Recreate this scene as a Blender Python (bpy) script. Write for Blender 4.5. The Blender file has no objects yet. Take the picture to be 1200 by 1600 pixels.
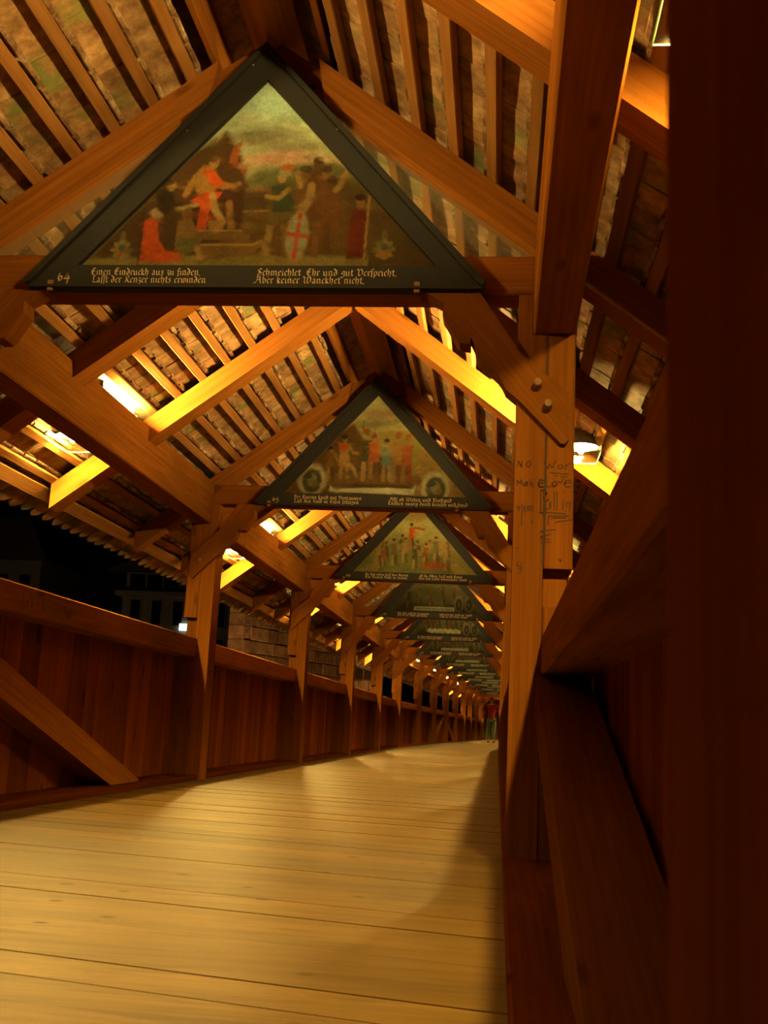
import bpy, math, random
import numpy as np
from mathutils import Vector, Matrix

random.seed(7)
np.random.seed(7)
SC = bpy.context.scene
COL = SC.collection
V = Vector
R = math.radians

# ------------------------------------------------------------------ camera, world, exposure
CAM_H, F_PX = 0.458, 1714.3
YAW, PITCH, ROLL = R(6.317), R(11.007), R(2.809)
fw = V((-math.sin(YAW) * math.cos(PITCH), math.cos(YAW) * math.cos(PITCH), math.sin(PITCH)))
r0 = V((math.cos(YAW), math.sin(YAW), 0))
u0 = r0.cross(fw)
c_right = r0 * math.cos(ROLL) + u0 * math.sin(ROLL)
c_up = u0 * math.cos(ROLL) - r0 * math.sin(ROLL)
cam_data = bpy.data.cameras.new('camera')
cam_data.sensor_fit = 'VERTICAL'
cam_data.sensor_height = 36
cam_data.lens = F_PX * 36 / 1600
cam_data.clip_start = 0.02
cam_data.clip_end = 400
cam_data.dof.use_dof = True
cam_data.dof.focus_distance = 5.5
cam_data.dof.aperture_fstop = 13.0
cam = bpy.data.objects.new('camera', cam_data)
COL.objects.link(cam)
m = Matrix.Identity(4)
for i in range(3):
    m[i][0], m[i][1], m[i][2] = c_right[i], c_up[i], -fw[i]
m[2][3] = CAM_H
cam.matrix_world = m
SC.camera = cam

world = bpy.data.worlds.new('night_sky')
SC.world = world
world.use_nodes = True
world.node_tree.nodes['Background'].inputs[0].default_value = (0.6, 0.5, 0.4, 1)
world.node_tree.nodes['Background'].inputs[1].default_value = 0.0006

vs = SC.view_settings
vs.view_transform = 'Standard'
vs.look = 'None'
vs.gamma = 1
vs.use_curve_mapping = False
vs.exposure = 0.0
SC.cycles.diffuse_bounces = 5
SC.cycles.max_bounces = 10
SC.cycles.sample_clamp_indirect = 6
LAMP_COLOR = (1.0, 0.58, 0.15)
LAMP_STRENGTH = 7600.0
TUBE_STRENGTH = 6200.0

# ------------------------------------------------------------------ materials


def lin(c):
    return tuple((x / 12.92 if x <= 0.04045 else ((x + 0.055) / 1.055) ** 2.4) for x in (v / 255 for v in c))


class NT:
    def __init__(self, name):
        self.mat = bpy.data.materials.new(name)
        self.mat.use_nodes = True
        self.t = self.mat.node_tree
        self.b = self.t.nodes['Principled BSDF']
        self.out = self.t.nodes['Material Output']

    def n(self, kind, **kw):
        x = self.t.nodes.new(kind)
        for k, v in kw.items():
            if isinstance(v, (int, float, tuple, list)) and k in x.inputs:
                x.inputs[k].default_value = v
            else:
                setattr(x, k, v)
        return x

    def l(self, a, b):
        self.t.links.new(a, b)

    def ramp(self, src, stops):
        r = self.n('ShaderNodeValToRGB')
        el = r.color_ramp.elements
        while len(el) < len(stops):
            el.new(0.5)
        for e, (p, c) in zip(el, stops):
            e.position = p
            e.color = (*c, 1) if len(c) == 3 else c
        self.l(src, r.inputs[0])
        return r.outputs[0]

    def mix(self, fac, a, b, mode='MIX'):
        x = self.n('ShaderNodeMix', data_type='RGBA', blend_type=mode)
        for sock, val in ((x.inputs[0], fac), (x.inputs[6], a), (x.inputs[7], b)):
            if isinstance(val, bpy.types.NodeSocket):
                self.l(val, sock)
            elif isinstance(val, (int, float)):
                sock.default_value = val
            else:
                sock.default_value = (*val, 1)
        return x.outputs[2]

    def uv(self, scale):
        tc = self.n('ShaderNodeUVMap', uv_map='UVMap')
        mp = self.n('ShaderNodeMapping')
        mp.inputs['Scale'].default_value = scale
        self.l(tc.outputs[0], mp.inputs[0])
        return mp.outputs[0]


def wood(name, dark, light, rough=0.7, spec=0.0, kscale=(2.6, 7.5), kr=(0.07, 0.17), kmin=0.35, grain=34, knots=0.5, spread=0.22, bump=0.25, stain=None):
    """stained timber: grain along the u axis of the piece, knots, a value of its own per object"""
    k = NT(name)
    g = k.n('ShaderNodeTexNoise', Scale=1.0, Detail=7.0, Roughness=0.62, Distortion=0.12)
    k.l(k.uv((1.2, grain * 1.5, 1)), g.inputs['Vector'])
    base = k.ramp(g.outputs[0], [(0.12, dark), (0.88, light)])
    w = k.n('ShaderNodeTexNoise', Scale=1.0, Detail=3.0, Roughness=0.5)
    k.l(k.uv((1.1, 5.0, 1)), w.inputs['Vector'])
    wv = k.ramp(w.outputs[0], [(0.3, (0.72,) * 3), (0.7, (1.12,) * 3)])
    base = k.mix(1.0, base, wv, 'MULTIPLY')
    kn = k.n('ShaderNodeTexVoronoi', Scale=1.0)
    k.l(k.uv((*kscale, 1)), kn.inputs['Vector'])
    kf = k.ramp(kn.outputs['Distance'], [(kr[0], (knots,) * 3), (kr[1], (0, 0, 0))])
    sel = k.n('ShaderNodeSeparateColor')
    k.l(kn.outputs['Color'], sel.inputs[0])
    gt = k.n('ShaderNodeMath', operation='GREATER_THAN')
    k.l(sel.outputs[0], gt.inputs[0])
    gt.inputs[1].default_value = kmin
    kf = k.mix(1.0, kf, gt.outputs[0], 'MULTIPLY')
    base = k.mix(kf, base, tuple(x * 0.3 for x in dark))
    if stain:
        s = k.n('ShaderNodeTexNoise', Scale=1.0, Detail=5.0, Roughness=0.7)
        k.l(k.uv((2.2, 14, 1)), s.inputs['Vector'])
        base = k.mix(k.ramp(s.outputs[0], [(0.50, (0, 0, 0)), (0.70, (0.8,) * 3)]), base, stain)
    oi = k.n('ShaderNodeObjectInfo')
    mr = k.n('ShaderNodeMapRange')
    mr.inputs[3].default_value = 1 - spread
    mr.inputs[4].default_value = 1 + spread
    k.l(oi.outputs['Random'], mr.inputs[0])
    hs = k.n('ShaderNodeHueSaturation')
    k.l(mr.outputs[0], hs.inputs['Value'])
    k.l(base, hs.inputs['Color'])
    k.l(hs.outputs[0], k.b.inputs['Base Color'])
    k.b.inputs['Roughness'].default_value = rough
    k.b.inputs['Specular IOR Level'].default_value = spec
    bp = k.n('ShaderNodeBump', Strength=bump, Distance=0.004)
    k.l(g.outputs[0], bp.inputs['Height'])
    k.l(bp.outputs[0], k.b.inputs['Normal'])
    return k.mat


def plain(name, col, rough=0.6, metal=0.0, noise=0.15, scale=30):
    k = NT(name)
    tc = k.n('ShaderNodeTexCoord')
    t = k.n('ShaderNodeTexNoise', Scale=float(scale), Detail=4.0)
    k.l(tc.outputs['Object'], t.inputs['Vector'])
    c = k.ramp(t.outputs[0], [(0.3, tuple(x * (1 - noise) for x in col)), (0.7, tuple(min(1, x * (1 + noise)) for x in col))])
    k.l(c, k.b.inputs['Base Color'])
    k.b.inputs['Roughness'].default_value = rough
    k.b.inputs['Metallic'].default_value = metal
    return k.mat


M = {}
M['timber'] = wood('old_timber', (0.11, 0.033, 0.004), (0.26, 0.094, 0.014))
M['rafter'] = wood('rafter_timber', (0.125, 0.040, 0.005), (0.29, 0.112, 0.019))
M['board'] = wood('parapet_boards', (0.12, 0.029, 0.0028), (0.29, 0.080, 0.0095), grain=40, knots=0.8, spread=0.3)
M['batten'] = wood('lath_wood', (0.19, 0.078, 0.018), (0.38, 0.19, 0.055), grain=26, knots=0.3, spread=0.25, bump=0.5)
M['rail'] = wood('handrail_timber', (0.18, 0.060, 0.008), (0.40, 0.158, 0.026))
M['sill'] = wood('dark_sill_wood', (0.06, 0.014, 0.0014), (0.14, 0.036, 0.004), grain=40, knots=0.8)
M['ridge'] = wood('pale_ridge_wood', (0.36, 0.15, 0.03), (0.58, 0.31, 0.09))  # pale wood, lightened further in place of the lamplight the ridge lacks
M['plank'] = wood('worn_floor_wood', (0.098, 0.056, 0.014), (0.188, 0.116, 0.032), rough=0.5, spec=0.12, grain=26, knots=0.95, spread=0.15, kscale=(5.5, 8.0), kr=(0.085, 0.14), kmin=0.4,
                  bump=0.2, stain=(0.06, 0.034, 0.011))
M['frame'] = plain('black_green_paint', (0.0042, 0.0042, 0.0024), 0.8, noise=0.3, scale=12)
M['letter'] = plain('gilt_letters', (0.40, 0.31, 0.15), 0.7, noise=0.3, scale=60)
M['iron'] = plain('dark_iron', (0.05, 0.045, 0.04), 0.5, 0.6)
M['ceramic'] = plain('white_socket', (0.7, 0.68, 0.62), 0.4)
M['ink'] = plain('black_ink', (0.025, 0.012, 0.005), 0.8)
k = NT('lime_mortar')
geo = k.n('ShaderNodeNewGeometry')
t1 = k.n('ShaderNodeTexNoise', Scale=9.0, Detail=5.0, Roughness=0.7)
k.l(geo.outputs['Position'], t1.inputs['Vector'])
k.l(k.ramp(t1.outputs[0], [(0.42, (0.13, 0.065, 0.022)), (0.56, (0.30, 0.19, 0.085)), (0.68, (0.58, 0.44, 0.26))]), k.b.inputs['Base Color'])
k.b.inputs['Roughness'].default_value = 0.9
M['mortar'] = k.mat
M['peg'] = plain('oak_peg', (0.16, 0.075, 0.028), 0.7, noise=0.3)

# clay tiles seen from beneath: ochre to brown, mossy in places
k = NT('clay_tile')
geo = k.n('ShaderNodeNewGeometry')
t1 = k.n('ShaderNodeTexNoise', Scale=11.0, Detail=6.0, Roughness=0.7)
k.l(geo.outputs['Position'], t1.inputs['Vector'])
c = k.ramp(t1.outputs[0], [(0.28, (0.10, 0.048, 0.014)), (0.5, (0.29, 0.16, 0.060)), (0.72, (0.52, 0.34, 0.16))])
t2 = k.n('ShaderNodeTexNoise', Scale=4.3, Detail=4.0)
k.l(geo.outputs['Position'], t2.inputs['Vector'])
c = k.mix(k.ramp(t2.outputs[0], [(0.55, (0, 0, 0)), (0.65, (0.7,) * 3)]), c, (0.13, 0.19, 0.035))
isl = k.n('ShaderNodeMapRange')
isl.inputs[3].default_value = 0.6
isl.inputs[4].default_value = 1.35
k.l(geo.outputs['Random Per Island'], isl.inputs[0])
oi = k.n('ShaderNodeObjectInfo')
oi_r = k.n('ShaderNodeMapRange')
oi_r.inputs[3].default_value = 0.72
oi_r.inputs[4].default_value = 1.25
k.l(oi.outputs['Random'], oi_r.inputs[0])
mul = k.n('ShaderNodeMath', operation='MULTIPLY')
k.l(isl.outputs[0], mul.inputs[0])
k.l(oi_r.outputs[0], mul.inputs[1])
hs = k.n('ShaderNodeHueSaturation')
k.l(mul.outputs[0], hs.inputs['Value'])
k.l(c, hs.inputs['Color'])
k.l(hs.outputs[0], k.b.inputs['Base Color'])
k.b.inputs['Roughness'].default_value = 0.85
bp = k.n('ShaderNodeBump', Strength=0.6, Distance=0.004)
k.l(t1.outputs[0], bp.inputs['Height'])
k.l(bp.outputs[0], k.b.inputs['Normal'])
M['tile'] = k.mat

# sandstone blocks
k = NT('sandstone')
tc = k.n('ShaderNodeNewGeometry')
t1 = k.n('ShaderNodeTexNoise', Scale=5.0, Detail=8.0, Roughness=0.7)
k.l(tc.outputs['Position'], t1.inputs['Vector'])
c = k.ramp(t1.outputs[0], [(0.3, (0.13, 0.058, 0.020)), (0.7, (0.36, 0.19, 0.075))])
oi = k.n('ShaderNodeObjectInfo')
mr = k.n('ShaderNodeMapRange')
mr.inputs[3].default_value = 0.65
mr.inputs[4].default_value = 1.3
k.l(oi.outputs['Random'], mr.inputs[0])
hs = k.n('ShaderNodeHueSaturation')
k.l(mr.outputs[0], hs.inputs['Value'])
k.l(c, hs.inputs['Color'])
k.l(hs.outputs[0], k.b.inputs['Base Color'])
k.b.inputs['Roughness'].default_value = 0.9
bp = k.n('ShaderNodeBump', Strength=0.8, Distance=0.02)
k.l(t1.outputs[0], bp.inputs['Height'])
k.l(bp.outputs[0], k.b.inputs['Normal'])
M['stone'] = k.mat

k = NT('lit_bulb')
k.b.inputs['Emission Color'].default_value = (*LAMP_COLOR, 1)
k.b.inputs['Emission Strength'].default_value = LAMP_STRENGTH
k.b.inputs['Base Color'].default_value = (0, 0, 0, 1)
M['bulb'] = k.mat
k = NT('lit_tube')
k.b.inputs['Emission Color'].default_value = (1.0, 0.64, 0.19, 1)
k.b.inputs['Emission Strength'].default_value = TUBE_STRENGTH
k.b.inputs['Base Color'].default_value = (0, 0, 0, 1)
M['tube'] = k.mat
k = NT('lit_white_sign')
k.b.inputs['Emission Color'].default_value = (0.75, 0.95, 1.0, 1)
k.b.inputs['Emission Strength'].default_value = 1.6
M['signlight'] = k.mat
k = NT('lit_small_bulb')
k.b.inputs['Emission Color'].default_value = (*LAMP_COLOR, 1)
k.b.inputs['Emission Strength'].default_value = LAMP_STRENGTH * 0.3
k.b.inputs['Base Color'].default_value = (0, 0, 0, 1)
M['smallbulb'] = k.mat


def thin_glass(name, tint, gloss, haze=0.0):
    k = NT(name)
    tr = k.n('ShaderNodeBsdfTransparent')
    tr.inputs[0].default_value = (*tint, 1)
    gl = k.n('ShaderNodeBsdfGlossy', Roughness=0.06)
    gl.inputs[0].default_value = (1, 1, 1, 1)
    lw = k.n('ShaderNodeLayerWeight', Blend=0.5)
    pw = k.n('ShaderNodeMath', operation='POWER')
    k.l(lw.outputs['Facing'], pw.inputs[0])
    pw.inputs[1].default_value = 4.0
    mu = k.n('ShaderNodeMath', operation='MULTIPLY_ADD')
    k.l(pw.outputs[0], mu.inputs[0])
    mu.inputs[1].default_value = 0.8 * gloss
    mu.inputs[2].default_value = 0.045 * gloss
    mu.use_clamp = True
    mx = k.n('ShaderNodeMixShader')
    k.l(mu.outputs[0], mx.inputs[0])
    k.l(tr.outputs[0], mx.inputs[1])
    k.l(gl.outputs[0], mx.inputs[2])
    last = mx
    if haze:
        df = k.n('ShaderNodeBsdfDiffuse')
        df.inputs[0].default_value = (0.75, 0.68, 0.5, 1)
        m2 = k.n('ShaderNodeMixShader')
        m2.inputs[0].default_value = haze
        k.l(mx.outputs[0], m2.inputs[1])
        k.l(df.outputs[0], m2.inputs[2])
        last = m2
    k.l(last.outputs[0], k.out.inputs[0])
    return k.mat


M['pane'] = thin_glass('acrylic_sheet', (0.86, 0.88, 0.80), 1.3, 0.07)
M['lampglass'] = thin_glass('lantern_glass', (0.93, 0.98, 0.93), 1.0)
k = NT('green_glass_edge')
k.b.inputs['Base Color'].default_value = (0.45, 0.75, 0.42, 1)
k.b.inputs['Roughness'].default_value = 0.2
k.b.inputs['Transmission Weight'].default_value = 0.5
M['glassedge'] = k.mat

# ------------------------------------------------------------------ mesh helpers


class MB:
    """collects prisms with their uv maps and becomes ONE mesh object"""

    def __init__(self):
        self.v, self.f, self.uv, self.mi = [], [], [], []

    def poly(self, idx, uvs, mi=0):
        self.f.append(idx)
        self.uv.extend(uvs)
        self.mi.append(mi)

    def prism(self, prof, o, ax, ay, az, depth, grain='x', mi=0):
        """profile (x, y) in the axes ax, ay, extruded by depth along az; grain x, y (profile axes) or z"""
        o, ax, ay, az = V(o), V(ax), V(ay), V(az)
        n = len(prof)
        area = sum(prof[i][0] * prof[(i + 1) % n][1] - prof[(i + 1) % n][0] * prof[i][1] for i in range(n))
        if (ax.cross(ay).dot(az) > 0) != (area > 0):
            prof = prof[::-1]
        b = len(self.v)
        for t in (0, depth):
            for x, y in prof:
                self.v.append(tuple(o + ax * x + ay * y + az * t))
        du, dv = random.uniform(0, 50), random.uniform(0, 50)

        def cap(q):
            if isinstance(grain, tuple):
                return (q[0] * grain[0] + q[1] * grain[1] + du, q[1] * grain[0] - q[0] * grain[1] + dv)
            if grain == 'y':
                return (q[1] + du, q[0] + dv)
            return (q[0] + du, q[1] + dv)
        # first cap looks along -az, second along +az
        self.poly([b + i for i in range(n)][::-1], [cap(q) for q in prof][::-1], mi)
        self.poly([b + n + i for i in range(n)], [cap(q) for q in prof], mi)
        per = 0.0
        for i in range(n):
            j = (i + 1) % n
            e = math.dist(prof[i], prof[j])
            if grain == 'z':
                u = [(du, dv + per), (du, dv + per + e), (du + depth, dv + per + e), (du + depth, dv + per)]
            else:
                ex_, ey_ = prof[j][0] - prof[i][0], prof[j][1] - prof[i][1]
                gx = ex_ * grain[0] + ey_ * grain[1] if isinstance(grain, tuple) else ex_ if grain == 'x' else ey_
                if abs(gx) > 0.5 * e:
                    u = [(du, dv), (du + e, dv), (du + e, dv + depth), (du, dv + depth)]
                else:
                    u = [(du, dv), (du, dv + e), (du + depth * .2, dv + e), (du + depth * .2, dv)]
            self.poly([b + i, b + j, b + n + j, b + n + i], u, mi)
            per += e
        return self

    def beam(self, p0, p1, w, h, up=(0, 0, 1), ch=0.006, mi=0):
        p0, p1 = V(p0), V(p1)
        d = p1 - p0
        L = d.length
        d.normalize()
        s = d.cross(V(up)).normalized()
        t = s.cross(d)
        a, b = w / 2, h / 2
        pr = [(-a + ch, -b), (a - ch, -b), (a, -b + ch), (a, b - ch), (a - ch, b), (-a + ch, b), (-a, b - ch), (-a, -b + ch)]
        return self.prism(pr, p0, s, t, d, L, 'z', mi)

    def box(self, lo, hi, axis='z', ch=0.006, mi=0):
        c = [(a + b) / 2 for a, b in zip(lo, hi)]
        sz = [b - a for a, b in zip(lo, hi)]
        i = 'xyz'.index(axis)
        p0, p1 = list(c), list(c)
        p0[i], p1[i] = lo[i], hi[i]
        if axis == 'z':
            return self.beam(p0, p1, sz[0], sz[1], (0, 1, 0), ch, mi)
        if axis == 'y':
            return self.beam(p0, p1, sz[0], sz[2], (0, 0, 1), ch, mi)
        return self.beam(p0, p1, sz[1], sz[2], (0, 0, 1), ch, mi)

    def lathe(self, prof, o, axis=(0, 0, 1), n=12, mi=0):
        """(radius, height) rings round an axis"""
        o, az = V(o), V(axis).normalized()
        ax = az.orthogonal().normalized()
        ay = az.cross(ax)
        b = len(self.v)
        for r, z in prof:
            for i in range(n):
                a = 2 * math.pi * i / n
                self.v.append(tuple(o + az * z + (ax * math.cos(a) + ay * math.sin(a)) * r))
        for q in range(len(prof) - 1):
            for i in range(n):
                j = (i + 1) % n
                self.poly([b + q * n + i, b + q * n + j, b + (q + 1) * n + j, b + (q + 1) * n + i],
                          [(i / n, q), ((i + 1) / n, q), ((i + 1) / n, q + 1), (i / n, q + 1)], mi)
        self.poly([b + i for i in range(n)][::-1], [(0, 0)] * n, mi)
        e = b + (len(prof) - 1) * n
        self.poly([e + i for i in range(n)], [(0, 0)] * n, mi)
        return self

    def mesh(self, name, *mats):
        me = bpy.data.meshes.new(name)
        me.from_pydata(self.v, [], self.f)
        uvl = me.uv_layers.new(name='UVMap')
        uvl.data.foreach_set('uv', np.array(self.uv, dtype=np.float32).ravel())
        for mt in mats:
            me.materials.append(mt)
        if len(mats) > 1:
            me.polygons.foreach_set('material_index', np.array(self.mi, dtype=np.int32))
        me.update()
        return me

    def build(self, name, mats, parent=None, label=None):
        if not isinstance(mats, (list, tuple)):
            mats = (mats,)
        return link(name, self.mesh(name, *mats), parent, label)


def link(name, data, parent=None, label=None):
    o = bpy.data.objects.new(name, data)
    COL.objects.link(o)
    if parent:
        o.parent = parent
    if label:
        o['label'] = label
    return o


def thing(name, label, cat, loc=(0, 0, 0), rz=0.0, group=None):
    o = link(name, None)
    o.empty_display_size = 0.1
    o.location = loc
    o.rotation_euler = (0, 0, rz)
    tag(o, label, cat, group)
    return o


def tag(o, label, cat, group=None):
    o['label'] = label
    o['category'] = cat
    if group:
        o['group'] = group


def struct(name):
    o = link(name, None)
    o['kind'] = 'structure'
    return o


def copy_tree(o, parent=None, skip=()):
    c = o.copy()
    COL.objects.link(c)
    c.parent = parent
    for ch in [x for x in KIDS.get(o.name, [])]:
        if ch.name.split('.')[0] not in skip:
            copy_tree(ch, c, skip)
    return c


KIDS = {}


def note_kids():
    KIDS.clear()
    for o in bpy.data.objects:
        if o.parent:
            KIDS.setdefault(o.parent.name, []).append(o)


# ------------------------------------------------------------------ the bridge's layout
Y0, BAY = 3.915, 4.185        # nearest visible truss, distance between trusses
NK = 14                       # trusses 0..13
XM = -1.065                   # middle of the walkway
XR = -0.99                    # middle of the roof
YB = Y0 + 5 * BAY             # here the bridge bends a little to the right
BEND = -0.041


def Yk(k):
    return Y0 + k * BAY


def W(p):
    """straight bridge coordinates -> world (the far part is bent)"""
    x, y, z = p
    if y <= YB:
        return V(p)
    c, s = math.cos(BEND), math.sin(BEND)
    return V((XM + c * (x - XM) - s * (y - YB), YB + s * (x - XM) + c * (y - YB), z))


def rz_at(y):
    return BEND if y > YB + 0.01 else 0.0


SEGS = [(-0.9, YB, False), (YB, Yk(NK) - 0.3, True)]


def seg_parent(parent, bent):
    """the piece sits straight, its object is turned about the bend"""
    def place(o):
        if bent:
            o.matrix_local = Matrix.Translation((XM, YB, 0)) @ Matrix.Rotation(BEND, 4, 'Z') @ Matrix.Translation((-XM, -YB, 0))
        return o
    return place


# ------------------------------------------------------------------ floor
floor = struct('floor')
SK = -0.21                       # the planks lie askew across the bridge
y = -0.9
planks_far = MB()
xl, xr_ = -2.46, 0.36
n_pl = 0
while y < Yk(NK):
    w = random.uniform(0.14, 0.215)
    mb = MB() if y < 17 else planks_far
    dz = random.uniform(-0.0025, 0.0)
    g = random.uniform(0.0006, 0.0018)
    if y < YB - 0.5:
        q = [(xl, y + g + SK * (xl - XM)), (xr_, y + g + SK * (xr_ - XM)), (xr_, y + w - g + SK * (xr_ - XM)), (xl, y + w - g + SK * (xl - XM))]
        q = [W((a, b, 0))[:2] for a, b in q]
    else:
        q = [W((a, b, 0))[:2] for a, b in ((xl, y + g + SK * (xl - XM)), (xr_, y + g + SK * (xr_ - XM)), (xr_, y + w - g + SK * (xr_ - XM)), (xl, y + w - g + SK * (xl - XM)))]
    mb.prism([tuple(a) for a in q], (0, 0, -0.05 + dz), (1, 0, 0), (0, 1, 0), (0, 0, 1), 0.05)
    if y < 17:
        mb.build('plank', M['plank'], floor)
        n_pl += 1
    y += w
o = planks_far.build('plank', M['plank'], floor)
o['kind'] = 'stuff'
# floor beam underneath, closes the joints
for a, b, bent in SEGS:
    mb = MB().box((xl + 0.02, a, -0.2), (xr_ - 0.02, b, -0.056), 'y')
    seg_parent(floor, bent)(mb.build('floor_deck', M['board'], floor))

# kerbs (sills) under the parapets
for i, (x0, x1) in enumerate(((0.030, 0.34), (-2.46, -2.185))):
    tr = struct('trim_%d' % (i + 1))
    for a, b, bent in SEGS:
        mb = MB().box((x0, a, -0.02), (x1, b, 0.035), 'y')
        seg_parent(tr, bent)(mb.build('sill', M['sill'], tr))

# ------------------------------------------------------------------ parapets
walls = {'left': struct('wall_left'), 'right': struct('wall_right')}


def sx(side, x):
    """distance from the middle of the walkway -> x"""
    return XM - x if side == 'left' else XM + x


def board_run(side, y0, y1, xin, ztop, wmin, wmax):
    y = y0
    while y < y1 - 0.02:
        w = min(random.uniform(wmin, wmax), y1 - y)
        if y1 - y - w < 0.07:
            w = y1 - y
        off = random.uniform(0, 0.010)
        a, b = sx(side, xin + off), sx(side, xin + off + 0.03)
        mb = MB().box((min(a, b), 0.0015, 0.03), (max(a, b), w - 0.0035, ztop), 'z', 0.004)
        o = mb.build('board', M['board'], walls[side])
        o.location = (0, y, 0)
        if y > YB:
            o.matrix_local = Matrix.Translation((XM, YB, 0)) @ Matrix.Rotation(BEND, 4, 'Z') @ Matrix.Translation((-XM, y - YB, 0))
        y += w


def rail(side, y0, y1, z0, z1, xin, xout, name='handrail'):
    a, b = sx(side, xin), sx(side, xout)
    mb = MB().box((min(a, b), y0, z0), (max(a, b), y1, z1), 'y', 0.008)
    o = mb.build(name, M['rail'], walls[side])
    seg_parent(None, y0 > YB - 0.1)(o)
    return o


PT = 0.20                        # depth of a post along the bridge
for k in range(-1, NK - 1):
    ya, yb = Yk(k) + PT, Yk(k + 1)
    rail('left', ya, yb, 0.895, 1.037, 1.198, 1.39)
    board_run('left', ya, yb, 1.352, 0.905, 0.15, 0.26)
    if k >= 0:
        rail('right', ya, yb, 0.895, 1.037, 1.198, 1.39)
        board_run('right', ya, yb, 1.352, 0.905, 0.32, 0.42)
rail('right', 0.42, Yk(0), 0.66, 0.797, 1.212, 1.415)
board_run('right', 0.42, Yk(0), 1.395, 0.67, 0.14, 0.22)


def diag(side, y0, z0, y1, z1, h, xin, xout):
    """diagonal strut of the parapet, top edge from (y0,z0) to (y1,z1)"""
    a, b = sx(side, xin), sx(side, xout)
    mb = MB().prism([(y0, z0), (y1, z1), (y1, z1 - h), (y0, z0 - h)], (min(a, b), 0, 0), (0, 1, 0), (0, 0, 1), (1, 0, 0), abs(b - a), tuple(V((y1 - y0, z1 - z0)).normalized()))
    o = mb.build('diagonal_brace', M['rail' if side == 'left' else 'timber'], walls[side])
    seg_parent(None, y0 > YB)(o)


diag('left', Yk(0) + 0.2, 0.895, 7.0, 0.05, 0.165, 1.20, 1.345)
diag('right', 1.42, 0.02, Yk(0), 0.655, 0.155, 1.195, 1.375)
diag('left', Yk(7) + 0.2, 0.05, Yk(8), 0.93, 0.14, 1.20, 1.345)
diag('left', Yk(8) + 0.2, 0.93, Yk(9), 0.05, 0.14, 1.20, 1.345)
# small dark notice board on the far parapet
mb = MB().box((-0.004, -0.19, -0.19), (0.012, 0.19, 0.19), 'z', 0.002)
nb = mb.build('notice_board', M['frame'])
nb.matrix_world = Matrix.Translation(W((sx('left', 1.345), Yk(6) + 1.55, 0.70))) @ Matrix.Rotation(BEND, 4, 'Z')
tag(nb, 'small dark square notice board on the far left parapet', 'notice board')

# ------------------------------------------------------------------ roof
ceiling = struct('ceiling')
SL = 0.755                       # fall of the roof
ZU = 3.225                       # top of the rafters in the middle
ZL = 3.07
ANG = math.atan(SL)
CA, SA = math.cos(ANG), math.sin(ANG)
SIDES = (('left', -1), ('right', 1))


def roof_pt(sg, d, y, n=0.0):
    """d from the middle, n above the rafters' upper face (along the normal)"""
    return V((XR + sg * (d + n * SA), y, ZU - SL * d + n * CA))


def rafter_mb(sg, y0, y1, d0, d1):
    prof = [(sg * d0, ZU - SL * d0), (sg * d1, ZU - SL * d1), (sg * d1, ZL - SL * d1), (sg * d0, ZL - SL * d0)]
    n = MB()
    n.prism(prof, (XR, y0, 0), (1, 0, 0), (0, 0, 1), (0, 1, 0), y1 - y0, (sg * CA, -SA))
    return n


for k in range(-1, NK):
    for off in ((2.97,) if k == -1 else (1.28, 2.53)):
        if k == NK - 1:
            continue
        for side, sg in SIDES:
            yy = Yk(k) + off + random.uniform(-0.03, 0.03)
            o = rafter_mb(sg, yy, yy + 0.16, 0.0, 1.83).build('rafter', M['rafter'], ceiling)
            seg_parent(None, yy > YB)(o)

GAUGE = 0.15
NB_ = 11
for a, b, bent in SEGS:
    pl = seg_parent(None, bent)
    # ridge beam on its corner
    h = 0.108
    mb = MB().prism([(0, -h), (h, 0), (0, h), (-h, 0)], (XR, a, 3.238), (1, 0, 0), (0, 0, 1), (0, 1, 0), b - a, 'z')
    pl(mb.build('ridge_beam', M['ridge'], ceiling))
    for side, sg in SIDES:
        x0, x1 = sx(side, 1.157), sx(side, 1.313)
        mb = MB().box((min(x0, x1), a, 1.915), (max(x0, x1), b, 2.228), 'y', 0.008)
        pl(mb.build('wall_plate', M['rafter'], ceiling))
        for j in range(NB_):
            d = 0.29 + GAUGE * j
            p0, p1 = roof_pt(sg, d + 0.02, a, 0.016), roof_pt(sg, d + 0.02, b, 0.016)
            nrm = V((sg * SA, 0, CA))
            pl(MB().beam(p0, p1, 0.052, 0.032, nrm, 0.004).build('batten', M['batten'], ceiling))
        p0, p1 = roof_pt(sg, 1.90, a, 0.018), roof_pt(sg, 1.90, b, 0.018)
        pl(MB().beam(p0, p1, 0.10, 0.035, V((sg * SA, 0, CA)), 0.004).build('eave_board', M['batten'], ceiling))
        # board along the hollow of the ridge
        mb = MB().box((XR + sg * 0.235 - 0.014, a, ZU - SL * 0.235 + 0.035), (XR + sg * 0.235 + 0.014, b, ZU + 0.02), 'y', 0.003)
        pl(mb.build('ridge_board', M['rafter'], ceiling))
        mb = MB().beam((XR + sg * 0.19, a, 3.315), (XR + sg * 0.19, b, 3.315), 0.42, 0.02, V((sg * SA, 0, CA)), 0.002)
        pl(mb.build('ridge_tile', M['tile'], ceiling))

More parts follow.
